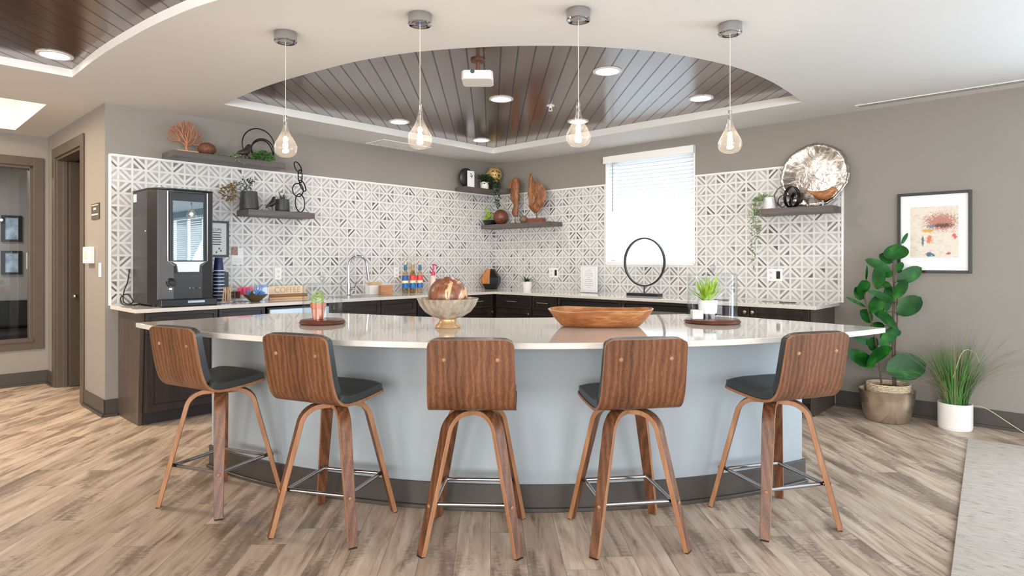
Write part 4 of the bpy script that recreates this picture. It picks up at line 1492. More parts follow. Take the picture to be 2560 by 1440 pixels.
b.tube(smooth_path([(-0.02, 0, 0.53), (-0.06, -0.01, 0.53), (-0.075, -0.01, 0.47)], 4), [0.03, 0.03, 0.028, 0.026, 0.026, 0.024, 0.02, 0.016, 0.010], 10)
b.build('wood', M['teak'], t, smooth=70)
o = MB().ball((0, 0, 0.048), (0.052, 0.048, 0.048), 20, 12).build('wooden_ball', plain('weathered ball', rgb(118, 92, 76), 0.5, var=0.3, scale=40), loc=at(R, 1309, -0.20, ZB), rot=R.rot)
tag(o, 'small weathered ball between the two driftwood carvings', 'ornament')
t = thing('driftwood_slab', 'round hollow driftwood slab on a rod and carved block', 'sculpture', at(R, 1341, -0.15, ZB), R.rot)
MB().box(-0.16, 0.12, -0.04, 0.04, 0, 0.055).build('block', plain('carved block', rgb(124, 72, 48), 0.5, var=0.4, scale=60, bump=0.8, bscale=70), t, smooth=0, bevel=0.006)
MB().tube([(0.005, 0, 0.05), (0.005, 0, 0.15)], 0.005, 8).build('rod', M['iron'], t)
rd = random.Random(12)
no = 40
outer, inner = [], []
for i in range(no):
    a = 2*math.pi*i/no
    r = 0.178*(1+0.07*math.sin(3*a+1)+0.05*math.sin(7*a))
    x, z = r*math.cos(a)*0.84, r*math.sin(a)*1.08
    if 1.75 < a < 2.6:
        z += 0.13*math.sin((a-1.75)/0.85*math.pi)
        x -= 0.01
    outer.append((x, z))
    q = 0.012*(1+0.25*math.sin(2*a+0.4)+0.12*math.sin(5*a))
    inner.append((q*math.cos(a)-0.02, q*1.9*math.sin(a)-0.03))
b = MB()
vs, fs = [], []
for (ox, oz), (ix, iz) in zip(outer, inner):
    mxx, mzz = (ox+ix)/2, (oz+iz)/2
    vs += [(ox, 0, oz), (mxx, -0.055, mzz), (ix, 0, iz), (mxx, 0.055, mzz)]
for i in range(no):
    j = (i+1) % no
    for k in range(4):
        k2 = (k+1) % 4
        fs.append((i*4+k, i*4+k2, j*4+k2, j*4+k))
b.add([(x, y, z+0.325) for x, y, z in vs], fs)
b.build('slab', M['teak'], t, smooth=80)

# ------------------------------------------------------------------ platter shelf
t = thing('planter', 'small white ribbed pot with a long trailing vine on the platter shelf', 'planter', at(R, 1924, -0.14, ZB), R.rot)
pot([(0.058, 0), (0.060, 0.006), (0.064, 0.11)], n=40).build('pot', M['ceramic'], t)
b = bush((-0.04, 0, 0.115), (0.09, 0.05, 0.03), 120, 0.017, 71)
for k in range(9):
    rd = random.Random(80+k)
    x = -0.115+0.011*k
    ln = (0.30, 0.46, 0.52, 0.40, 0.30, 0.22, 0.2, 0.15, 0.12)[k]
    vine([(-0.04, -0.03, 0.115), (x, -0.10, 0.09), (x-0.005, -0.15, -0.02), (x+rd.uniform(-.02, .02), -0.15, -0.12-ln*0.3), (x+rd.uniform(-.02, .02), -0.145, -0.06-ln)], 0.017, 46, 90+k, 0.014, b, 0.0008)
b.build('vine', M['sage'], t, smooth=0)
t = thing('knot_sculpture', 'black metal knot of curved bands in front of the silver platter', 'sculpture', at(R, 1971, -0.17, ZB), R.rot)
b = MB()
for (cx_, cz_, r, rx_, rz_, wd_) in ((-0.015, 0.108, 0.106, 0.15, 0.45, 0.03), (0.055, 0.075, 0.072, -0.2, -0.75, 0.028), (-0.03, 0.066, 0.063, 0.1, 0.15, 0.028), (0.03, 0.10, 0.098, 0.1, 1.25, 0.03)):
    Mx = Matrix.Translation((cx_, 0, cz_)) @ Matrix.Rotation(rz_, 4, 'Z') @ Matrix.Rotation(rx_, 4, 'X')
    vs, fs = [], []
    nn = 44
    for i in range(nn):
        a = 2*math.pi*i/nn
        for dr, dy in ((0, -wd_/2), (0, wd_/2), (-0.006, wd_/2), (-0.006, -wd_/2)):
            vs.append(Mx @ Vector(((r+dr)*math.cos(a), dy, (r+dr)*math.sin(a))))
    for i in range(nn):
        j = (i+1) % nn
        for k in range(4):
            k2 = (k+1) % 4
            fs.append((i*4+k, j*4+k, j*4+k2, i*4+k2))
    b.add(vs, fs)
b.v = [(x, y, max(z, 0.001)) for x, y, z in b.v]
b.build('bands', M['iron'], t, smooth=50)
t_ = NT('hammered silver')
v_ = t_.coord()
hn = t_.noise(v_, 9.0, 5, 0.6, 0.8)
t_.link(t_.ramp(hn, [(0.3, rgb(150, 140, 132)), (0.7, rgb(206, 200, 194))]), t_.b.inputs['Base Color'])
t_.b.inputs['Metallic'].default_value = 1.0
t_.b.inputs['Roughness'].default_value = 0.24
t_.bump(hn, 0.35, 0.02)
t = thing('platter', 'large round hammered silver platter leaning on the wall', 'platter', R.loc(R.fx(2034, -0.08), -0.10, ZB), R.rot)
b = MB()
RP = 0.292
prof = [(0, 0.030), (0.14, 0.026), (0.22, 0.012), (0.262, -0.004), (0.285, -0.008), (RP, -0.004), (RP, 0.0), (0.262, 0.006), (0.22, 0.022), (0.14, 0.036), (0, 0.040)]
Mt = Matrix.Translation((0, 0.03, RP+0.004)) @ Matrix.Rotation(math.radians(-8), 4, 'X') @ Matrix.Rotation(-math.pi/2, 4, 'X')
b.lathe(prof, 96, M=Mt, fn=lambda a, z: 1+0.012*math.sin(23*a)+0.008*math.sin(41*a+1)+0.01*math.sin(7*a))
b.build('dish', t_.mat, t, smooth=60)
bird('bird_figurine', 'carved honey wood bird on thin legs in front of the platter', M['acacia'], at(R, 2056, -0.19, ZB), R.rot, 0.165, 0.30, 0.045, -0.12, 1, M['chrome'], 0.38)

# ------------------------------------------------------------------ drinks machine and things on the left worktop
cm = thing('coffee_machine', 'large black hot drinks machine on the worktop next to the passage', 'coffee machine', L.loc(-4.145, 0, CT), L.rot)
body = [(-0.245, -0.06), (-0.245, -0.42), (-0.20, -0.515), (-0.09, -0.55), (0.13, -0.55), (0.215, -0.53), (0.245, -0.47), (0.245, -0.06)]
MB().prism(body, 0.02, 0.945).build('housing', M['charcoal'], cm, smooth=0, bevel=0.006)
MB().prism([(x*1.01, y*1.006) for x, y in body], 0.945, 0.957).build('lid', M['black'], cm, smooth=0, bevel=0.003)
MB().box(-0.20, 0.235, -0.60, -0.10, 0.0, 0.062).build('drip_tray', M['black'], cm, smooth=0, bevel=0.008)
MB().box(0.0, 0.13, -0.604, -0.6005, 0.028, 0.046).build('tray_badge', M['steel'], cm, smooth=0)
t_ = NT('machine display')
v_ = t_.coord('Object', (1, 1, 1))
t_.link(t_.ramp(t_.noise(v_, 6, 2), [(0.3, rgb(30, 62, 78)), (0.7, rgb(52, 92, 108))]), t_.b.inputs['Base Color'])
t_.b.inputs['Roughness'].default_value = 0.02
t_.b.inputs['Specular IOR Level'].default_value = 1.0
t_.b.inputs['Coat Weight'].default_value = 1.0
t_.b.inputs['Coat Roughness'].default_value = 0.0
t_.b.inputs['Coat IOR'].default_value = 2.2
MB().box(-0.125, 0.145, -0.572, -0.55, 0.36, 0.925).build('display_bezel', M['black'], cm, smooth=0, bevel=0.004)
MB().box(-0.105, 0.128, -0.575, -0.5725, 0.375, 0.855).build('display', t_.mat, cm, smooth=0)
b = MB()
b.tube([(-0.142, -0.572, 0.93), (-0.142, -0.572, 0.37), (-0.09, -0.58, 0.33)], 0.005, 8)
b.tube([(0.162, -0.572, 0.93), (0.162, -0.572, 0.37), (0.11, -0.58, 0.33)], 0.005, 8)
b.build('display_trim', M['steel'], cm)
MB().slab([(-0.135, 0.368), (0.155, 0.368), (0.10, 0.335), (0.095, 0.275), (-0.07, 0.275), (-0.08, 0.335)], -0.592, -0.555).build('spout_cover', M['steel'], cm, smooth=0, bevel=0.006)
kn = MB().lathe([(0, 0), (0.034, 0), (0.036, 0.008), (0.030, 0.018), (0.018, 0.016), (0.014, 0.022), (0, 0.022)], 24, M=Matrix.Translation((-0.115, -0.552, 0.195)) @ Matrix.Rotation(math.pi/2, 4, 'X')).build('knob', M['black'], cm)
MB().box(-0.122, -0.105, -0.5545, -0.550, 0.138, 0.150).build('indicator', emit('white indicator', (0.75, 0.82, 1, 1), 3.0), cm, smooth=0)
for i, x in enumerate((0.03, 0.058, 0.084, 0.11)):
    MB().lathe([(0, 0), (0.006, 0), (0.006, 0.005), (0, 0.006)], 12, M=Matrix.Translation((x, -0.551, 0.145)) @ Matrix.Rotation(math.pi/2, 4, 'X')).build('button', M['chrome'] if i != 2 else M['black'], cm)
MB().box(-0.2475, -0.2452, -0.16, -0.085, 0.86, 0.925).build('sticker', M['paper'], cm, smooth=0)
MB().ball((-0.2475, -0.40, 0.61), 0.010, 12, 8).build('lock', M['chrome'], cm)
for x in (-0.20, 0.20):
    for y in (-0.12, -0.45):
        MB().lathe([(0, 0), (0.02, 0), (0.02, 0.022), (0, 0.022)], 12, (x, y, 0)).build('foot', M['rubber'], cm)
o = MB().tube(smooth_path([(0.02, -0.02, 0.30), (0.005, -0.03, 0.20), (-0.03, -0.06, 0.12), (-0.045, -0.09, 0.04), (-0.02, -0.13, 0.012), (0.02, -0.11, 0.03), (0.0, -0.06, 0.09), (-0.05, -0.05, 0.07), (-0.055, -0.10, 0.015), (0.0, -0.16, 0.006), (0.06, -0.10, 0.006)], 6), 0.005, 8).build('power_cord', M['rubber'], loc=L.loc(-4.43, -0.02, CT), rot=L.rot)
tag(o, 'black power cord looped at the left of the drinks machine', 'cord')

t = thing('framed_notice', 'narrow black framed notice about cups on the tiles beside the drinks machine', 'framed notice', L.loc(-3.685, -0.0115, 1.495), L.rot)
b = MB()
for a in ((-0.125, -0.105, -0.168, 0.168), (0.088, 0.108, -0.168, 0.168), (-0.105, 0.088, -0.168, -0.148), (-0.105, 0.088, 0.148, 0.168)):
    b.box(a[0], a[1], -0.02, 0, a[2], a[3])
b.build('frame', M['black'], t, smooth=0, bevel=0.002)
MB().box(-0.105, 0.088, -0.008, -0.004, -0.148, 0.148).build('sheet', M['paper'], t, smooth=0)
text('CUPS', 0.034, M['ink'], t, (0.0, -0.0085, 0.085))
b = MB()
for i, wv in enumerate((0.05, 0.036, 0.05, 0.046, 0.05, 0.04)):
    b.box(0.0-wv, 0.0+wv*0.8, -0.0088, -0.008, 0.055-0.022*i, 0.063-0.022*i)
for x, z in ((0.02, -0.09), (-0.005, -0.125), (0.035, -0.11)):
    b.ball((x, -0.0085, z), (0.007, 0.001, 0.009), 10, 6)
b.build('print', M['ink'], t, smooth=0)
t = thing('notice_card', 'white notice sheet with a tiny portrait taped to the tiles', 'notice', L.loc(-3.49, -0.0115, 1.34), L.rot)
MB().box(-0.055, 0.05, -0.002, 0, -0.085, 0.075).build('sheet', M['paper'], t, smooth=0)
MB().box(-0.062, 0.0, -0.0035, -0.0022, 0.005, 0.083).build('photo', plain('small photo', rgb(150, 116, 100), 0.4, var=0.6, scale=50), t, smooth=0)
b = MB()
for i in range(4):
    b.box(-0.045, 0.04, -0.0026, -0.002, -0.03-0.013*i, -0.026-0.013*i)
b.build('print', plain('pale ink', rgb(190, 196, 204), 0.6), t, smooth=0)


def plate(fr, x, z, label, w_=0.072, h_=0.118, kind='outlet', gang=1, y=-0.0115, name='outlet_plate'):
    t = thing(name, label, 'wall plate', fr.loc(x, y, z), fr.rot)
    MB().box(-w_*gang/2, w_*gang/2, -0.006, 0, -h_/2, h_/2).build('plate', M['white'], t, smooth=0, bevel=0.002)
    for g in range(gang):
        cx_ = (g-(gang-1)/2)*w_*0.95
        if kind[g] == 'o':
            for dz in (-0.025, 0.025):
                MB().box(cx_-0.017, cx_+0.017, -0.0075, -0.006, dz-0.016, dz+0.016).build('socket', M['ceramic'], t, smooth=0, bevel=0.004)
                MB().box(cx_-0.008, cx_-0.005, -0.0079, -0.0075, dz-0.005, dz+0.007).box(cx_+0.005, cx_+0.008, -0.0079, -0.0075, dz-0.005, dz+0.006).ball((cx_, -0.0077, dz-0.009), (0.003, 0.0004, 0.003), 8, 5).build('slots', M['ink'], t, smooth=0)
        elif kind[g] == 'g':
            MB().box(cx_-0.018, cx_+0.018, -0.008, -0.006, -0.036, 0.036).build('switch_insert', M['charcoal'], t, smooth=0, bevel=0.001)
        else:
            MB().box(cx_-0.017, cx_+0.017, -0.010, -0.006, -0.034, 0.034).build('rocker', M['ceramic'], t, smooth=0, bevel=0.002)
    return t


plate(L, -3.088, 1.162, 'white outlet plate on the tiles above the coffee sign', kind='o')
plate(L, -1.642, 1.158, 'white outlet plate on the tiles left of the syrup bottles', kind='o')
plate(R, 1.06, 1.145, 'white double plate on the tiles above the small white planter', kind='og', gang=2)
plate(R, 3.764, 1.157, 'white double plate on the tiles right of the palm cloche', kind='og', gang=2)
plate(P, -0.13, 1.213, 'white light switch on the short wall beside the tiles', kind='s', name='light_switch', y=-0.001)
t = thing('thermostat', 'white control box on the short wall above the light switch', 'thermostat', P.loc(-0.40, -0.001, 1.34), P.rot)
MB().box(-0.10, 0.10, -0.045, 0, -0.072, 0.072).build('case', M['white'], t, smooth=0, bevel=0.006)
MB().box(-0.06, 0.06, -0.048, -0.045, -0.03, 0.05).build('panel', plain('panel grey', rgb(196, 196, 192), 0.4), t, smooth=0)
t = thing('door_plaque', 'small dark plaque with two pale lines on the short wall', 'sign', P.loc(-0.26, -0.001, 1.714), P.rot)
MB().box(-0.115, 0.115, -0.01, 0, -0.068, 0.068).build('plate', plain('plaque brown', rgb(86, 78, 68), 0.35), t, smooth=0, bevel=0.002)
b = MB().box(-0.10, 0.10, -0.0112, -0.01, 0.048, 0.056).box(-0.10, 0.10, -0.0112, -0.01, -0.034, -0.022).box(-0.04, 0.04, -0.0112, -0.01, 0.012, 0.030)
b.build('lettering', plain('plaque pale', rgb(206, 200, 190), 0.4), t, smooth=0)

# cups
cup = thing('paper_cup', 'navy paper cup in the upside down stack beside the drinks machine', 'cup', L.loc(-3.77, -0.27, CT), L.rot, 'stacked navy cups')
MB().lathe([(0, 0.120), (0.031, 0.120), (0.032, 0.118), (0.043, 0.006), (0.043, 0.002), (0.040, 0.002), (0.030, 0.115)], 28).build('body', M['navy'], cup)
MB().lathe([(0.0425, 0.001), (0.0455, 0.001), (0.0465, 0.005), (0.0455, 0.009), (0.0425, 0.009)], 28).build('rim', M['paper'], cup)
for k in range(1, 10):
    dup(cup, L.loc(-3.77, -0.27, CT+0.031*k), L.rot, 'navy paper cup in the upside down stack beside the drinks machine')
t = thing('cup_dispenser', 'black lid dispenser behind the navy cups', 'dispenser', L.loc(-3.70, -0.12, CT), L.rot)
MB().box(-0.05, 0.06, -0.05, 0.08, 0, 0.27).build('case', M['black'], t, smooth=0, bevel=0.004)
t = thing('stirrer_holder', 'clear acrylic box holding the wooden stirrers', 'holder', L.loc(-3.765, -0.42, CT), L.rot)
b = MB()
for a in ((-0.06, -0.057, -0.05, 0.05), (0.057, 0.06, -0.05, 0.05), (-0.06, 0.06, -0.05, -0.047), (-0.06, 0.06, 0.047, 0.05)):
    b.box(a[0], a[1], a[2], a[3], 0.003, 0.10)
b.box(-0.06, 0.06, -0.05, 0.05, 0, 0.003)
b.build('box', M['acrylic'], t, smooth=0)
M['birch'] = plain('birch', rgb(206, 172, 132), 0.6, var=0.1)
rd = random.Random(4)
st0 = None
for k in range(12):
    x = -0.043+0.0078*k
    lo = L.loc(-3.765+x, -0.42+rd.uniform(-0.03, 0.03), CT+0.005)
    if st0 is None:
        st0 = MB().box(-0.003, 0.003, -0.0008, 0.0008, 0, 0.135).build('stirrer', M['birch'], smooth=0)
        q = st0
    else:
        q = st0.copy()
        C.objects.link(q)
    q.location = lo
    q.rotation_euler = (rd.uniform(-0.12, 0.12), rd.uniform(-0.05, 0.16)-x*3, L.rot)
    tag(q, 'wooden stirrer in the clear box beside the navy cups', 'stirrer', 'wooden stirrers')


def packet(m, loc, rot, label, group, first=[None]):
    b = MB()
    b.box(-0.022, 0.022, -0.0025, 0.0025, 0, 0.065)
    o = b.build('sweetener_packet', m, smooth=0, loc=loc, bevel=0.001)
    o.rotation_euler = rot
    return tag(o, label, 'packet', group)


M['pink'] = plain('pink packet', rgb(232, 92, 132), 0.5, var=0.1)
M['bluep'] = plain('blue packet', rgb(92, 132, 200), 0.5, var=0.35, scale=40)
M['bluew'] = plain('blue and white packet', rgb(150, 172, 220), 0.5, var=0.5, scale=60)
t = thing('packet_holder', 'clear holder of pink packets behind the packet bowl', 'holder', L.loc(-3.555, -0.28, CT), L.rot)
b = MB()
for a in ((-0.09, -0.087, -0.045, 0.045), (0.087, 0.09, -0.045, 0.045), (-0.09, 0.09, -0.045, -0.042), (-0.09, 0.09, 0.042, 0.045)):
    b.box(a[0], a[1], a[2], a[3], 0.003, 0.085)
b.box(-0.09, 0.09, -0.045, 0.045, 0, 0.003)
b.build('box', M['acrylic'], t, smooth=0)
for k in range(7):
    packet(M['pink'], L.loc(-3.60+0.02*k, -0.285+0.006*(k % 3), CT+0.062), (rd.uniform(-.15, .15), rd.uniform(-.2, .2), L.rot+0.5), 'pink sweetener packet standing in the clear holder', 'pink packets')
for k in range(5):
    packet(plain('brown packet', rgb(132, 84, 66), 0.5, var=0.2) if k == 0 else M['brownball'], L.loc(-3.655+0.012*k, -0.30, CT+0.03), (rd.uniform(-.1, .1), 0, L.rot+0.6), 'brown sugar packet standing left of the pink ones', 'brown packets')
t = thing('packet_bowl', 'small bronze bowl of blue packets on the worktop', 'bowl', L.loc(-3.505, -0.42, CT), L.rot)
MB().lathe([(0, 0), (0.035, 0), (0.04, 0.004), (0.075, 0.035), (0.108, 0.066), (0.104, 0.066), (0.07, 0.036), (0.03, 0.01), (0, 0.01)], 32).build('bowl', plain('antique bronze', rgb(106, 92, 66), 0.4, var=0.2, metal=0.5), t)
for k in range(8):
    a = k*0.9
    packet(M['bluep'] if k % 4 else M['leaf'], L.loc(-3.505+0.05*math.cos(a)-0.01, -0.42+0.04*math.sin(a), CT+0.045+0.004*(k % 3)), (rd.uniform(-0.9, -0.3), rd.uniform(-.6, .6), L.rot+a), 'sweetener packet lying in the small bronze bowl', 'packets in the bowl')
t = thing('packet_holder', 'clear holder of blue and white packets beside the coffee sign', 'holder', L.loc(-3.37, -0.24, CT), L.rot)
b = MB()
for a in ((-0.055, -0.052, -0.045, 0.045), (0.052, 0.055, -0.045, 0.045), (-0.055, 0.055, -0.045, -0.042), (-0.055, 0.055, 0.042, 0.045)):
    b.box(a[0], a[1], a[2], a[3], 0.003, 0.12)
b.box(-0.055, 0.055, -0.045, 0.045, 0, 0.003)
b.build('box', M['acrylic'], t, smooth=0)
for k in range(5):
    packet(M['bluew'], L.loc(-3.41+0.02*k, -0.245, CT+0.08), (rd.uniform(-.1, .1), rd.uniform(-.15, .15), L.rot+0.3), 'blue and white packet standing in the tall clear holder', 'blue and white packets')
t = thing('coffee_sign', 'wooden sign with raised letters spelling coffee', 'sign', L.loc(-3.09, -0.20, CT), L.rot)
MB().box(-0.20, 0.20, -0.05, 0.03, 0, 0.020).build('foot', M['birch'], t, smooth=0, bevel=0.003)
MB().box(-0.20, 0.20, -0.04, 0.02, 0.020, 0.048).build('rail', wood('sign rail', rgb(120, 76, 50), rgb(150, 100, 68), rgb(172, 122, 86), 'x', 1, 0.5), t, smooth=0, bevel=0.003)
MB().box(-0.195, 0.195, -0.012, 0.012, 0.048, 0.128).build('board', plain('pale board', rgb(226, 206, 178), 0.5, var=0.05), t, smooth=0, bevel=0.003)
text('COFFEE', 0.078, plain('carved letters', rgb(196, 164, 124), 0.5), t, (0, -0.0125, 0.087), depth=0.002)

t = thing('napkin_box', 'white ceramic box with a wooden lid by the tap', 'box', L.loc(-2.05, -0.16, CT), L.rot)
MB().box(-0.085, 0.075, -0.05, 0.05, 0, 0.105).build('body', M['ceramic'], t, smooth=0, bevel=0.006)
MB().box(-0.06, 0.07, -0.045, 0.045, 0.106, 0.135).build('lid', M['birch'], t, smooth=0, bevel=0.004)
o = MB().box(-0.075, 0.075, -0.03, 0.03, 0, 0.105).build('wooden_box', wood('box wood', rgb(160, 108, 74), rgb(190, 136, 98), rgb(206, 156, 118), 'x', 1, 0.5), smooth=0, loc=L.loc(-1.985, -0.28, CT), rot=L.rot, bevel=0.006)
tag(o, 'plain wooden box in front of the white ceramic box', 'box')

M['syrup'] = thin_glass('syrup glass', (0.90, 0.80, 0.66, 1), 1.45)


def bottle_label(name, c_top, c_mid, c_low):
    t = NT(name)
    tc = t.coord()
    sp = t.n('ShaderNodeSeparateXYZ')
    t.link(tc, sp.inputs[0])
    nz = t.noise(tc, 60, 2)
    h = t.math('ADD', sp.outputs[2], t.math('MULTIPLY', t.math('SUBTRACT', nz, 0.5), 0.03))
    t.link(t.ramp(t.math('DIVIDE', h, 0.25), [(0.0, c_low), (0.44, c_low), (0.46, c_mid), (0.56, c_mid), (0.58, c_top), (1.0, c_top)]), t.b.inputs['Base Color'])
    for e in t.t.nodes:
        if e.bl_idname == 'ShaderNodeValToRGB':
            e.color_ramp.interpolation = 'CONSTANT'
    t.b.inputs['Roughness'].default_value = 0.4
    return t.mat


LB1 = bottle_label('label blue', rgb(30, 88, 160), rgb(240, 226, 170), rgb(20, 104, 176))
LB2 = bottle_label('label red', rgb(224, 70, 72), rgb(244, 228, 180), rgb(26, 108, 180))
LSY = ['leftmost syrup bottle with a blue label and pump', 'second syrup bottle with a red and blue label, pressed against the next', 'third syrup bottle standing behind its neighbours', 'rightmost syrup bottle with a teal neck band']
for (x, y, lb, nk), lab in zip(((-1.615, -0.15, LB1, 0), (-1.508, -0.15, LB2, 1), (-1.455, -0.085, LB2, 1), (-1.402, -0.15, LB2, 0)), LSY):
    t = thing('syrup_bottle', lab, 'bottle', L.loc(x, y, CT), L.rot, 'flavour syrup bottles')
    MB().lathe([(0, 0), (0.034, 0), (0.036, 0.004), (0.036, 0.20), (0.030, 0.225), (0.016, 0.255), (0.0145, 0.33), (0, 0.33)], 24).build('glass_body', M['syrup'], t)
    MB().lathe([(0.0365, 0.055), (0.037, 0.055), (0.037, 0.20), (0.0365, 0.20)], 24).build('label', lb, t)
    MB().lathe([(0.0165, 0.262), (0.0175, 0.262), (0.0165, 0.325), (0.0155, 0.325)], 18).build('neck_band', plain('neck teal', rgb(18, 106, 136), 0.4) if nk == 0 else plain('neck gold', rgb(176, 140, 82), 0.4), t)
    MB().lathe([(0, 0.33), (0.016, 0.33), (0.016, 0.352), (0.005, 0.356), (0.005, 0.42), (0, 0.42)], 14).tube([(-0.012, 0, 0.424), (0.02, 0, 0.424), (0.045, -0.01, 0.418)], 0.006, 8).build('pump', plain('pump ivory', rgb(200, 186, 162), 0.4), t)
t = thing('lotion_bottle', 'pale lotion bottle with a pink pump behind the burl wood ball', 'bottle', L.loc(-1.205, -0.16, CT), L.rot)
MB().lathe([(0, 0), (0.042, 0), (0.045, 0.006), (0.045, 0.15), (0.036, 0.185), (0.018, 0.20), (0, 0.20)], 26).build('body', plain('pale lotion', rgb(232, 206, 190), 0.35), t)
MB().lathe([(0, 0.20), (0.024, 0.20), (0.024, 0.235), (0.010, 0.25), (0.007, 0.32), (0, 0.32)], 18).tube([(-0.015, 0, 0.327), (0.015, 0, 0.327), (0.045, -0.01, 0.315)], 0.008, 8).build('pump', plain('pump pink', rgb(214, 40, 110), 0.35, var=0.2), t)
MB().box(-0.002, 0.036, -0.047, -0.035, 0.10, 0.16).build('label', plain('violet label', rgb(140, 70, 180), 0.4), t, smooth=0)

# corner vase and right worktop
t = thing('carved_vase', 'faceted orange and black carved wooden vase in the worktop corner', 'vase', R.loc(0.165, -0.23, CT), R.rot)
b = MB()
n = 7
prof = [(0.085, 0.0), (0.128, 0.075), (0.138, 0.15), (0.075, 0.235), (0.062, 0.265)]
b.lathe([(0, 0)]+prof+[(0.05, 0.265), (0.045, 0.23), (0, 0.23)], n)
rd = random.Random(2)
kf = len(prof)+3
for i in range(len(b.f)):
    fc = b.f[i]
    mx_ = sum(b.v[q][0] for q in fc)/len(fc)
    mz_ = sum(b.v[q][2] for q in fc)/len(fc)
    b.m[i] = 1 if (mx_ > 0.035 or i % kf in (5, 6, 7) or (mx_ > -0.03 and mz_ < 0.06)) else 0
b.build('body', [plain('burnt orange wood', rgb(190, 122, 66), 0.5, var=0.25, scale=50), M['black']], t, smooth=0, bevel=0.004)
t = thing('planter', 'small white planter with a dark spiky succulent on the right worktop', 'planter', R.loc(0.80, -0.22, CT), R.rot)
pot([(0.05, 0), (0.052, 0.004), (0.064, 0.115)]).build('pot', M['ceramic'], t)
blades(22, 0.02, 0.165, 1.05, 0.022, 0.098, 44, 0.7, up=0.2, top=0.75).build('leaves', M['leafdark'], t, smooth=0)
t = thing('acrylic_sign', 'upright white notice in a clear stand left of the ring sculpture', 'sign', R.loc(1.70, -0.15, CT), R.rot)
MB().box(-0.118, 0.118, -0.006, 0.0, 0.01, 0.305).build('sheet', M['paper'], t, smooth=0)
MB().box(-0.124, 0.124, -0.010, -0.0075, 0.0, 0.312).box(-0.124, 0.124, -0.05, 0.03, 0.0, 0.004).build('stand', M['acrylic'], t, smooth=0)
b = MB()
for k, wv in enumerate((0.035, 0.05, 0.055, 0.06, 0.02, 0.05, 0.055, 0.065, 0.06, 0.03)):
    z = 0.265-0.022*k
    b.box(-wv, wv, -0.0068, -0.006, z-0.003, z+0.003)
b.box(-0.095, 0.095, -0.0066, -0.006, 0.030, 0.032).box(-0.095, 0.095, -0.0066, -0.006, 0.286, 0.288).box(-0.095, -0.093, -0.0066, -0.006, 0.03, 0.288).box(0.093, 0.095, -0.0066, -0.006, 0.03, 0.288)
b.build('print', plain('faint print', rgb(176, 178, 182), 0.6), t, smooth=0)
t = thing('ring_sculpture', 'large dark ring sculpture on a flat base in front of the window', 'sculpture', R.loc(2.49, -0.25, CT), R.rot)
MB().box(-0.19, 0.19, -0.05, 0.05, 0, 0.028).build('plinth', M['black'], t, smooth=0, bevel=0.002)
MB().tube([(0, 0, 0.026), (0, 0, 0.105)], 0.008, 10).build('rod', M['charcoal'], t)
b = MB()
rr, nn = 0.247, 64
vs, fs = [], []
for i in range(nn):
    a = 2*math.pi*i/nn
    for dr, dy in ((0.0, -0.014), (0.0, 0.014), (-0.014, 0.014), (-0.014, -0.014)):
        vs.append(((rr+dr)*math.cos(a), dy, 0.10+rr*1.05+(rr*1.05+dr)*math.sin(a)))
for i in range(nn):
    j = (i+1) % nn
    for k in range(4):
        k2 = (k+1) % 4
        fs.append((i*4+k, j*4+k, j*4+k2, i*4+k2))
b.add(vs, fs)
b.build('ring', M['charcoal'], t, smooth=40)
o = MB().tube([(-0.075, 0, 0.005), (0.06, 0, 0.005), (0.075, 0, 0.005)], [0.004, 0.004, 0.0015], 10).build('pen', M['charcoal'], loc=R.loc(3.42, -0.42, CT), rot=R.rot)
tag(o, 'dark pen lying on the worktop just right of the palm cloche', 'pen')
o = MB().tube([(-0.075, 0, 0.005), (0.06, 0, 0.005), (0.075, 0, 0.005)], [0.004, 0.004, 0.0015], 10).build('pen', M['black'], loc=R.loc(4.02, -0.40, CT), rot=R.rot+0.05)
tag(o, 'black pen lying near the plant end of the right worktop', 'pen')
o = MB().tube(smooth_path([(-0.10, 0, 0.004), (-0.05, 0.03, 0.004), (0, 0, 0.004), (0.05, 0.03, 0.012), (0.09, 0.01, 0.004)], 6), 0.003, 8).build('cable', M['nickel'], loc=R.loc(3.88, -0.38, CT), rot=R.rot)
tag(o, 'short silver cable lying beside the black pen', 'cable')

# ------------------------------------------------------------------ on the island
def cloche(label, x, y, rb, rg, ztop, fin):
    t = thing('glass_cloche', label, 'cloche', (x, y, IT), 0)
    MB().lathe([(0, 0), (rb*0.92, 0), (rb*0.97, 0.004), (rb, 0.010), (rb*0.985, 0.015), (rb*0.95, 0.017), (rb*0.96, 0.022), (rb*0.90, 0.027), (0, 0.027)], 48).build('base', wood('cloche base', rgb(62, 32, 24), rgb(96, 54, 40), rgb(118, 70, 52), 'x', 1, 0.3), t)
    g = MB().lathe([(rg, 0.0275), (rg, ztop-0.012), (rg-0.003, ztop-0.004), (rg-0.010, ztop), (0.014, ztop+0.003), (0.012, ztop+0.010)], 48)
    g.lathe([(rg-0.004, 0.0275), (rg-0.004, ztop-0.012), (rg-0.012, ztop-0.004), (0, ztop-0.004)], 48)
    g.build('dome', M['glass'], t, smooth=50)
    MB().ball((0, 0, ztop+0.010+fin), (fin, fin, fin*0.9), 18, 12).lathe([(0.006, ztop+0.002), (0.010, ztop+0.006), (0.007, ztop+0.014)], 16).build('finial', thin_glass('finial glass', (0.86, 0.88, 0.88, 1), 1.6), t)
    return t


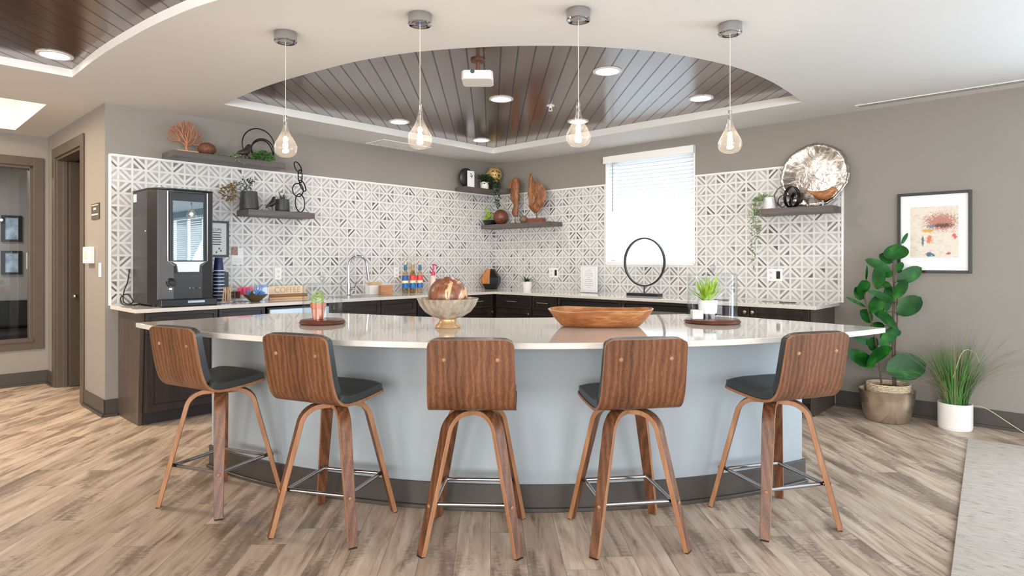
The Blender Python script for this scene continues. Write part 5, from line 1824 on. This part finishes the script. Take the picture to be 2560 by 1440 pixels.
cloche('glass cloche on a wooden base over the potted cactus', -1.142, 3.75, 0.135, 0.115, 0.245, 0.018)
t = thing('cactus', 'coiled pale cactus in a terracotta pot under the left cloche', 'plant', (-1.168, 3.75, IT+0.0275), 0)
pot([(0.030, 0), (0.032, 0.002), (0.040, 0.07), (0.046, 0.07), (0.047, 0.098)], 0.006).build('pot', M['terracotta'], t)
b = MB()
for k in range(4):
    r = 0.034-0.007*k
    b.tube([(r*math.cos(a), -0.01+0.4*r*math.sin(a), 0.115+0.010*k+r*math.sin(a)*0.9+0.01) for a in [2*math.pi*i/24 for i in range(24)]], 0.006, 8, closed=True)
b.ball((0.012, 0.006, 0.12), (0.022, 0.022, 0.055), 16, 10)
b.build('cactus_body', M['cactus'], t)

t = thing('footed_bowl', 'pearly footed bowl on the island holding the burl wood ball', 'bowl', (-0.364, 3.537, IT), 0)
MB().lathe([(0, 0), (0.070, 0), (0.073, 0.004), (0.071, 0.012), (0.056, 0.026), (0.048, 0.040), (0.050, 0.0505), (0, 0.0505)], 48).build('foot', plain('pale gold foot', rgb(196, 160, 116), 0.3, metal=0.3), t, smooth=50)
pr = [(0, 0.051), (0.050, 0.051), (0.085, 0.062), (0.128, 0.088), (0.158, 0.125), (0.176, 0.165), (0.172, 0.167), (0.153, 0.127), (0.122, 0.094), (0.08, 0.070), (0, 0.062)]
t_ = NT('pearl shell')
v_ = t_.coord('Object', (1, 1, 0.12))
nz = t_.noise(v_, 30, 3, 0.6)
t_.link(t_.ramp(nz, [(0.3, rgb(150, 134, 114)), (0.7, rgb(206, 195, 178))]), t_.b.inputs['Base Color'])
t_.b.inputs['Roughness'].default_value = 0.25
t_.b.inputs['Metallic'].default_value = 0.35
MB().lathe(pr, 64).build('bowl', t_.mat, t, smooth=50)
o = MB().ball((0, 0, 0.108), (0.112, 0.112, 0.108), 36, 22).build('burl_ball', M['burl'], loc=(-0.364, 3.537, IT+0.073))
tag(o, 'large two-tone burl wood ball resting in the footed bowl', 'ornament')

t = thing('dough_bowl', 'long carved wooden dough bowl on the island', 'bowl', (0.511, 3.60, IT), math.radians(-3))
b = MB()
nn = 56


def se(a, k, e=2.6):
    c, s2 = math.cos(a), math.sin(a)
    return (k[0]*math.copysign(abs(c)**(2/e), c), k[1]*math.copysign(abs(s2)**(2/e), s2))


rings = [((0.205, 0.085), 0.0), ((0.225, 0.10), 0.006), ((0.258, 0.125), 0.04), ((0.288, 0.147), 0.08), ((0.302, 0.158), 0.102), ((0.294, 0.150), 0.103), ((0.268, 0.13), 0.07), ((0.22, 0.10), 0.03), ((0.10, 0.05), 0.018)]
vs, fs, rim = [], [], []
for k, z in rings:
    for i in range(nn):
        a = 2*math.pi*i/nn
        x, y = se(a, k)
        dz = 0
        if z > 0.09:
            dz = 0.004*math.sin(3*a+1)-0.016*math.exp(-((a-4.2)/0.45)**2)
        vs.append((x, y, z+dz))
for r in range(len(rings)-1):
    for i in range(nn):
        j = (i+1) % nn
        fs.append((r*nn+i, r*nn+j, (r+1)*nn+j, (r+1)*nn+i))
        rim.append(1 if r == 4 else 0)
fs.append(tuple(range(nn))[::-1])
e = (len(rings)-1)*nn
fs.append(tuple(range(e, e+nn)))
b.add(vs, fs)
b.m = rim+[0, 0]
b.build('bowl', [M['acacia'], plain('pale worn rim', rgb(222, 182, 138), 0.4, var=0.1)], t, smooth=50)

cloche('glass cloche on a wooden base over the small green palm', 1.222, 3.80, 0.168, 0.147, 0.305, 0.022)
t = thing('potted_palm', 'bright green small palm in a white pot under the right cloche', 'plant', (1.195, 3.80, IT+0.0275), 0)
MB().lathe([(0, 0), (0.042, 0), (0.044, 0.03), (0, 0.03)], 24).build('saucer', M['black'], t)
b = MB().lathe([(0, 0.03), (0.050, 0.03), (0.054, 0.035), (0.058, 0.112), (0.054, 0.112), (0.050, 0.10), (0, 0.10)], 28)
b.build('pot', M['ceramic'], t)
blades(46, 0.03, 0.168, 0.92, 0.026, 0.095, 77, 0.5, up=0.5).build('leaves', M['lime'], t, smooth=0)
o = MB().box(-0.032, 0.032, -0.03, 0.03, 0, 0.055).build('candle_block', M['ceramic'], smooth=0, loc=(1.118, 3.765, IT+0.0275), bevel=0.004)
tag(o, 'small white square candle beside the palm under the right cloche', 'candle')

# ------------------------------------------------------------------ right end: picture, plants, rug
t = thing('framed_picture', 'black framed abstract flower painting with a wide white mat', 'picture', R.loc(5.031, -0.001, 1.520), R.rot)
fw, fh = 0.252, 0.329
b = MB()
for a in ((-fw, -fw+.022, -fh, fh), (fw-.022, fw, -fh, fh), (-fw+.022, fw-.022, -fh, -fh+.022), (-fw+.022, fw-.022, fh-.022, fh)):
    b.box(a[0], a[1], -0.03, 0, a[2], a[3])
b.build('frame', M['black'], t, smooth=0, bevel=0.002)
MB().box(-fw+.022, fw-.022, -0.012, -0.004, -fh+.022, fh-.022).build('mat_board', M['paper'], t, smooth=0)
t_ = NT('abstract flowers')
v_ = t_.coord()
def blob(cx_, cz_, rx_, rz_, soft=0.6, ns=22.0, amt=0.9):
    mp = t_.n('ShaderNodeMapping')
    mp.inputs['Location'].default_value = (-cx_/rx_, 0, -cz_/rz_)
    mp.inputs['Scale'].default_value = (1/rx_, 0, 1/rz_)
    t_.link(v_, mp.inputs[0])
    ln_ = t_.n('ShaderNodeVectorMath', operation='LENGTH')
    t_.link(mp.outputs[0], ln_.inputs[0])
    nz_ = t_.noise(v_, ns, 4, 0.7)
    q_ = t_.math('ADD', ln_.outputs['Value'], t_.math('MULTIPLY', t_.math('SUBTRACT', nz_, 0.5), 2.6*amt))
    return t_.ramp(q_, [(0.55, 1.0), (0.55+soft, 0.0)])
base_ = t_.ramp(t_.noise(t_.coord('Object', (1, 1, 2.4)), 12, 5, 0.7), [(0.3, rgb(196, 190, 172)), (0.5, rgb(222, 214, 200)), (0.7, rgb(206, 182, 164))])
c_ = t_.mix(blob(0.05, 0.085, 0.13, 0.085, 0.8, 90), base_, rgb(176, 122, 104))
c_ = t_.mix(blob(0.06, 0.055, 0.09, 0.025, 0.3, 80), c_, rgb(96, 62, 52))
c_ = t_.mix(blob(-0.04, 0.015, 0.05, 0.018, 0.4, 50), c_, rgb(206, 156, 72))
c_ = t_.mix(blob(-0.03, -0.055, 0.028, 0.042, 0.35, 60), c_, rgb(206, 120, 90))
c_ = t_.mix(blob(-0.025, -0.175, 0.04, 0.022, 0.3, 50), c_, rgb(64, 106, 132))
c_ = t_.mix(blob(-0.075, -0.07, 0.012, 0.05, 0.3, 60), c_, rgb(92, 110, 122))
c_ = t_.mix(blob(0.14, -0.03, 0.02, 0.03, 0.3, 60), c_, rgb(206, 96, 92))
c_ = t_.mix(blob(0.10, -0.17, 0.02, 0.014, 0.3, 60), c_, rgb(190, 80, 84))
c_ = t_.mix(blob(-0.02, 0.05, 0.04, 0.016, 0.3, 60), c_, rgb(106, 128, 154))
t_.link(c_, t_.b.inputs['Base Color'])
t_.b.inputs['Roughness'].default_value = 0.5
MB().box(-0.162, 0.166, -0.0135, -0.0122, -0.205, 0.212).build('painting', t_.mat, t, smooth=0)

PX, PY = 3.03, 5.05
t = thing('planter_pot', 'wide brushed champagne metal pot below the rubber plant', 'pot', (PX+0.012, PY, 0), 0)
pr = [(0, 0), (0.145, 0), (0.153, 0.006), (0.176, 0.08), (0.193, 0.17), (0.201, 0.245), (0.204, 0.248), (0.201, 0.25), (0.197, 0.248), (0.188, 0.16), (0.168, 0.07), (0.155, 0.03), (0, 0.03)]
MB().lathe(pr, 48).build('pot', plain('champagne metal', rgb(206, 192, 174), 0.24, metal=0.88, var=0.12, scale=6), t, smooth=50)
rp = thing('rubber_plant', 'tall rubber plant with broad glossy leaves in a woven basket', 'plant', (PX+0.022, PY, 0.032), 0)
b = MB()
for k in range(9):
    z = 0.15+0.014*k
    r = 0.143+0.001*k
    b.tube([(r*math.cos(a)*(1+0.02*math.sin(18*a+math.pi*(k % 2))), r*math.sin(a)*(1+0.02*math.sin(18*a+math.pi*(k % 2))), z) for a in [2*math.pi*i/108 for i in range(108)]], 0.0072, 6, closed=True)
b.build('basket', plain('seagrass', rgb(206, 188, 158), 0.7, var=0.2, scale=50), rp, smooth=60)
MB().lathe([(0, 0), (0.118, 0), (0.135, 0.12), (0.138, 0.235), (0, 0.238)], 32).build('soil', M['soil'], rp)


def rpp(cx_, cy_, dy=0.0):
    px, py = 2120+cx_/3.27, 560+cy_/3.27
    D = PY+dy
    return Vector(((px-1280)/F*D-(PX+0.022), dy, H+(HZ-py)*D/F-0.032))


sp1 = smooth_path([rpp(375, 1345), rpp(370, 1100), rpp(366, 900, 0.01), rpp(375, 600, 0.02), rpp(374, 420, 0.01), rpp(372, 300)], 5)
sp2 = smooth_path([rpp(277, 1335, -0.03), rpp(255, 1130, -0.03), rpp(235, 1000, -0.03), rpp(190, 800, -0.04), rpp(155, 680, -0.04), rpp(130, 570, -0.04)], 5)
sp3 = smooth_path([rpp(390, 1340, 0.03), rpp(385, 1000, 0.03), rpp(402, 800, 0.03), rpp(400, 640, 0.03), rpp(410, 560, 0.03)], 5)
b = MB()
b.tube(sp1, [0.011-0.005*i/len(sp1) for i in range(len(sp1))], 8)
b.tube(sp2, [0.008-0.004*i/len(sp2) for i in range(len(sp2))], 8)
b.tube(sp3, [0.007-0.004*i/len(sp3) for i in range(len(sp3))], 8)
b.build('stem', plain('stem brown', rgb(84, 62, 48), 0.6, var=0.2), rp)
LV = [(435, 165, 490, 72, 26, 0.0), (378, 295, 396, 165, 158, -.04), (362, 318, 255, 248, 90, .03), (352, 385, 148, 288, 74, -.02), (398, 475, 606, 356, 96, -.03), (374, 610, 478, 452, 84, -.05), (268, 522, 222, 368, 146, -.06), (148, 462, 155, 338, 22, -.04), (125, 572, 122, 464, 98, -.07), (128, 612, 52, 520, 84, -.02), (388, 640, 183, 540, 52, -.09), (190, 730, 280, 575, 104, -.05), (408, 742, 598, 594, 124, -.05), (196, 800, 104, 705, 92, .0), (394, 815, 230, 752, 116, -.08), (405, 835, 264, 1004, 78, -.06), (202, 980, 55, 930, 46, -.03), (222, 1165, -5, 1036, 98, -.04), (250, 1128, 228, 1018, 205, -.08), (308, 1196, 648, 1140, 180, -.08), (236, 1010, 165, 950, 96, -.02), (362, 425, 300, 395, 60, .03), (148, 680, -15, 596, 26, -.03), (310, 720, 345, 470, 66, .05), (392, 915, 425, 868, 34, -.02), (394, 390, 446, 312, 44, .03), (240, 700, 330, 600, 80, .06), (300, 830, 190, 830, 50, -.02), (345, 520, 250, 470, 70, .06), (300, 780, 215, 690, 80, .05), (268, 960, 340, 880, 80, .05)]
b = MB()
rd = random.Random(6)
for (x0, y0, x1, y1, wd_, dy) in LV:
    p0, p1 = rpp(x0, y0, dy*0.4), rpp(x1, y1, dy*1.6)
    b.leaf(p0, p1, wd_/3.27*PY/F*1.22, (rd.uniform(-.35, .35), -1, rd.uniform(0.15, 0.7)), rd.uniform(-0.04, 0.10), 10, 0.16)
    near = min(sp1+sp2+sp3, key=lambda q: (q-p0).length)
    b.tube([near, p0], 0.0026, 5)
t_ = NT('rubber leaf')
v_ = t_.coord()
t_.link(t_.ramp(t_.noise(v_, 9, 2), [(0.3, rgb(8, 54, 12)), (0.55, rgb(18, 82, 20)), (0.75, rgb(52, 116, 36))]), t_.b.inputs['Base Color'])
t_.b.inputs['Roughness'].default_value = 0.4
t_.b.inputs['Specular IOR Level'].default_value = 0.3
b.build('foliage', t_.mat, rp, smooth=40)

t = thing('grass_planter', 'white cylinder planter of tall ornamental grass beside the rug', 'plant', (3.41, 4.79, 0), 0)
pot([(0.106, 0), (0.109, 0.004), (0.109, 0.012), (0.113, 0.016), (0.114, 0.20)], 0.008, 40).build('pot', M['ceramic'], t)
M['grass1'] = plain('grass green', rgb(62, 128, 42), 0.5, var=0.35, scale=12)
M['grass2'] = plain('grass dry', rgb(128, 124, 92), 0.6, var=0.3, scale=12)
rd = random.Random(15)
for nm, mt_, cnt, hh, wv in (('green_blades', M['grass1'], 190, (0.25, 0.52), 0.0075), ('dry_blades', M['grass2'], 150, (0.44, 0.68), 0.0034)):
    b = MB()
    for i in range(cnt):
        a = rd.uniform(0, 2*math.pi)
        r0 = 0.088*math.sqrt(rd.random())
        ln = rd.uniform(*hh)
        lean = rd.uniform(0.03, 0.42 if nm[0] == 'g' else 0.70)
        if nm[0] == 'd' and rd.random() < 0.12:
            lean = rd.uniform(0.8, 1.1)
        d = Vector((math.cos(a), math.sin(a)*0.62, 0))
        base = d*r0+Vector((0, 0, 0.17))
        pts = [base+d*(lean*ln*u**1.5)+Vector((0, 0, ln*(u-0.35*lean*u*u*(1+0.6*lean)))) for u in (0, .25, .5, .75, 1)]
        b.band(pts, (-d.y, d.x, 0.01), [wv, wv, wv*0.8, wv*0.55, wv*0.2], 0.0008)
    lim = []
    for x, y, z in b.v:
        e_ = (x+3.41-CORNER[0])*SA+(y+4.79-CORNER[1])*CA+0.035
        lim.append((x-SA*e_, y-CA*e_, z) if e_ > 0 else (x, y, z))
    b.v = lim
    b.build(nm, mt_, t, smooth=0)
b = MB()
b.band(smooth_path([(0.05, -0.06, 0.18), (0.13, -0.12, 0.19), (0.24, -0.25, 0.09), (0.33, -0.36, 0.006)], 5), (0.7, 0.5, 0.2), 0.007, 0.001)
b.band(smooth_path([(-0.02, -0.10, 0.19), (-0.06, -0.145, 0.18), (-0.11, -0.155, 0.08), (-0.15, -0.16, 0.006)], 5), (0.7, 0.5, 0.2), 0.004, 0.001)
b.band(smooth_path([(-0.06, -0.06, 0.40), (0.0, -0.08, 0.60), (0.08, -0.09, 0.60), (0.12, -0.09, 0.52)], 5), (0.0, 1, 0.2), 0.008, 0.001)
b.build('bent_blades', plain('pale blade', rgb(206, 212, 168), 0.5), t, smooth=0)

t_ = NT('woven rug')
v_ = t_.coord('Object', (9.0, 1.4, 1))
nz = t_.noise(v_, 9.0, 5, 0.7, 0.3)
fn = t_.noise(t_.coord('Object', (1, 1, 1)), 240.0, 2)
q_ = t_.math('ADD', t_.math('MULTIPLY', nz, 0.8), t_.math('MULTIPLY', fn, 0.2))
t_.link(t_.ramp(q_, [(0.36, rgb(128, 116, 104)), (0.45, rgb(180, 169, 157)), (0.7, rgb(202, 192, 180))]), t_.b.inputs['Base Color'])
t_.b.inputs['Roughness'].default_value = 0.9
t_.bump(fn, 0.4, 0.003)
ra = math.atan2(-0.793, -0.609)
o = MB().box(0, 4.6, 0, 2.6, 0, 0.012).build('area_rug', t_.mat, smooth=0, loc=(3.28, 4.48, 0.0005), rot=ra, bevel=0.003)
tag(o, 'pale grey woven area rug at the right edge of the room', 'rug')

# ------------------------------------------------------------------ ceiling fittings
D = (CEIL+0.068-H)*F/(HZ-150)
t = thing('projector', 'white projector hanging from the plank tray on a bracket', 'projector', ((1195-1280)/F*D, D, CEIL+0.068), 0)
MB().lathe([(0, 0), (0.05, 0), (0.05, -0.012), (0.014, -0.016), (0.014, -0.10), (0, -0.10)], 20).box(-0.06, 0.06, -0.02, 0.02, -0.105, -0.095).build('bracket', plain('bracket brown', rgb(110, 76, 56), 0.4), t, smooth=40)
MB().prism([(-0.105, -0.10), (-0.09, -0.13), (0.09, -0.13), (0.105, -0.10), (0.105, 0.05), (0.09, 0.075), (-0.09, 0.075), (-0.105, 0.05)], -0.165, -0.105).build('case', M['white'], t, smooth=0, bevel=0.008, seg=3)
MB().lathe([(0, 0), (0.014, 0), (0.014, 0.004), (0, 0.006)], 16, M=Matrix.Translation((-0.03, -0.131, -0.118)) @ Matrix.Rotation(math.pi/2, 4, 'X')).build('sensor', M['ink'], t)
D = (CEIL+0.068-H)*F/(HZ-264)
t = thing('sprinkler', 'small white fire sprinkler head in the plank tray', 'sprinkler', ((1376-1280)/F*D, D, CEIL+0.068), 0)
MB().lathe([(0, 0), (0.036, 0), (0.034, -0.006), (0.014, -0.01), (0.012, -0.02), (0, -0.02)], 20).build('flange', M['white'], t)
MB().tube([(-0.012, 0, -0.018), (-0.012, 0, -0.045)], 0.003, 6).tube([(0.012, 0, -0.018), (0.012, 0, -0.045)], 0.003, 6).lathe([(0, -0.045), (0.018, -0.045), (0.018, -0.049), (0, -0.049)], 16).build('head', M['white'], t)
t = thing('ceiling_vent', 'square white ceiling vent above the tap', 'vent', L.loc(-1.77, -0.24, CEIL), L.rot)
b = MB()
for a in ((-0.33, 0.33, -0.17, -0.14), (-0.33, 0.33, 0.14, 0.17), (-0.33, -0.30, -0.14, 0.14), (0.30, 0.33, -0.14, 0.14)):
    b.box(a[0], a[1], a[2], a[3], -0.008, -0.0005)
b.build('frame', M['white'], t, smooth=0, bevel=0.002)
b = MB()
for k in range(9):
    x = -0.27+0.0675*k
    b.add([(x, -0.14, -0.001), (x, 0.14, -0.001), (x+0.045, 0.14, -0.008), (x+0.045, -0.14, -0.008)], [(0, 1, 2, 3)])
b.build('louvres', M['white'], t, smooth=0, solid=0.002)
t = thing('linear_diffuser', 'long slot air diffuser in the ceiling above the picture', 'vent', R.loc(4.51, -0.20, CEIL), R.rot)
MB().box(0, 2.4, -0.045, 0.045, -0.006, -0.0005).build('frame', M['white'], t, smooth=0, bevel=0.001)
MB().box(0.02, 2.38, 0.012, 0.020, -0.0075, -0.0062).box(0.02, 2.38, -0.022, -0.014, -0.0075, -0.0062).build('slot', M['ink'], t, smooth=0)

# ------------------------------------------------------------------ inside the office behind its window
for lab, py0, py1, m_ in (('upper dark framed photograph on the office wall behind the glass', 540, 605, 0.5), ('lower dark framed photograph on the office wall behind the glass', 627, 686, 0.3)):
    yb = 2.595
    xa, xb = O.fx(2, yb), O.fx(54, yb)
    zt_, zb_ = O.z(xb, yb, py0), O.z(xb, yb, py1)
    t = thing('framed_photo', lab, 'picture', O.loc((xa+xb)/2, yb, (zt_+zb_)/2), O.rot)
    w2, h2 = (xb-xa)/2, (zt_-zb_)/2
    b = MB()
    for a in ((-w2, -w2+.04, -h2, h2), (w2-.04, w2, -h2, h2), (-w2+.04, w2-.04, -h2, -h2+.03), (-w2+.04, w2-.04, h2-.03, h2)):
        b.box(a[0], a[1], -0.03, 0, a[2], a[3])
    b.build('frame', M['black'], t, smooth=0)
    MB().box(-w2+.04, w2-.04, -0.015, -0.005, -h2+.03, h2-.03).build('print', plain('office photo', rgb(150, 170, 186), 0.2, var=0.6, scale=7), t, smooth=0)
t = thing('office_chair', 'dark armchair in the office behind the glass', 'chair', O.loc(O.fx(30, 1.9), 1.9, 0), O.rot)
MB().box(-0.33, 0.33, -0.30, 0.30, 0.12, 0.42).build('seat', M['black'], t, smooth=0, bevel=0.04, seg=3)
MB().box(-0.33, 0.33, 0.20, 0.32, 0.42, 0.78).build('backrest', M['black'], t, smooth=0, bevel=0.04, seg=3)
for sx in (-1, 1):
    MB().box(sx*0.33-0.05, sx*0.33+0.05, -0.30, 0.30, 0.12, 0.60).build('armrest', M['black'], t, smooth=0, bevel=0.03, seg=3)
    for sy in (-0.26, 0.26):
        MB().box(sx*0.30-0.02, sx*0.30+0.02, sy-0.02, sy+0.02, 0, 0.125).build('leg', M['black'], t, smooth=0)
plate(O, O.fx(76, 2.59), O.z(O.fx(76, 2.59), 2.59, 652), 'dark keypad plate on the office wall behind the glass', 0.09, 0.22, 'g', 1, 2.594, 'keypad')
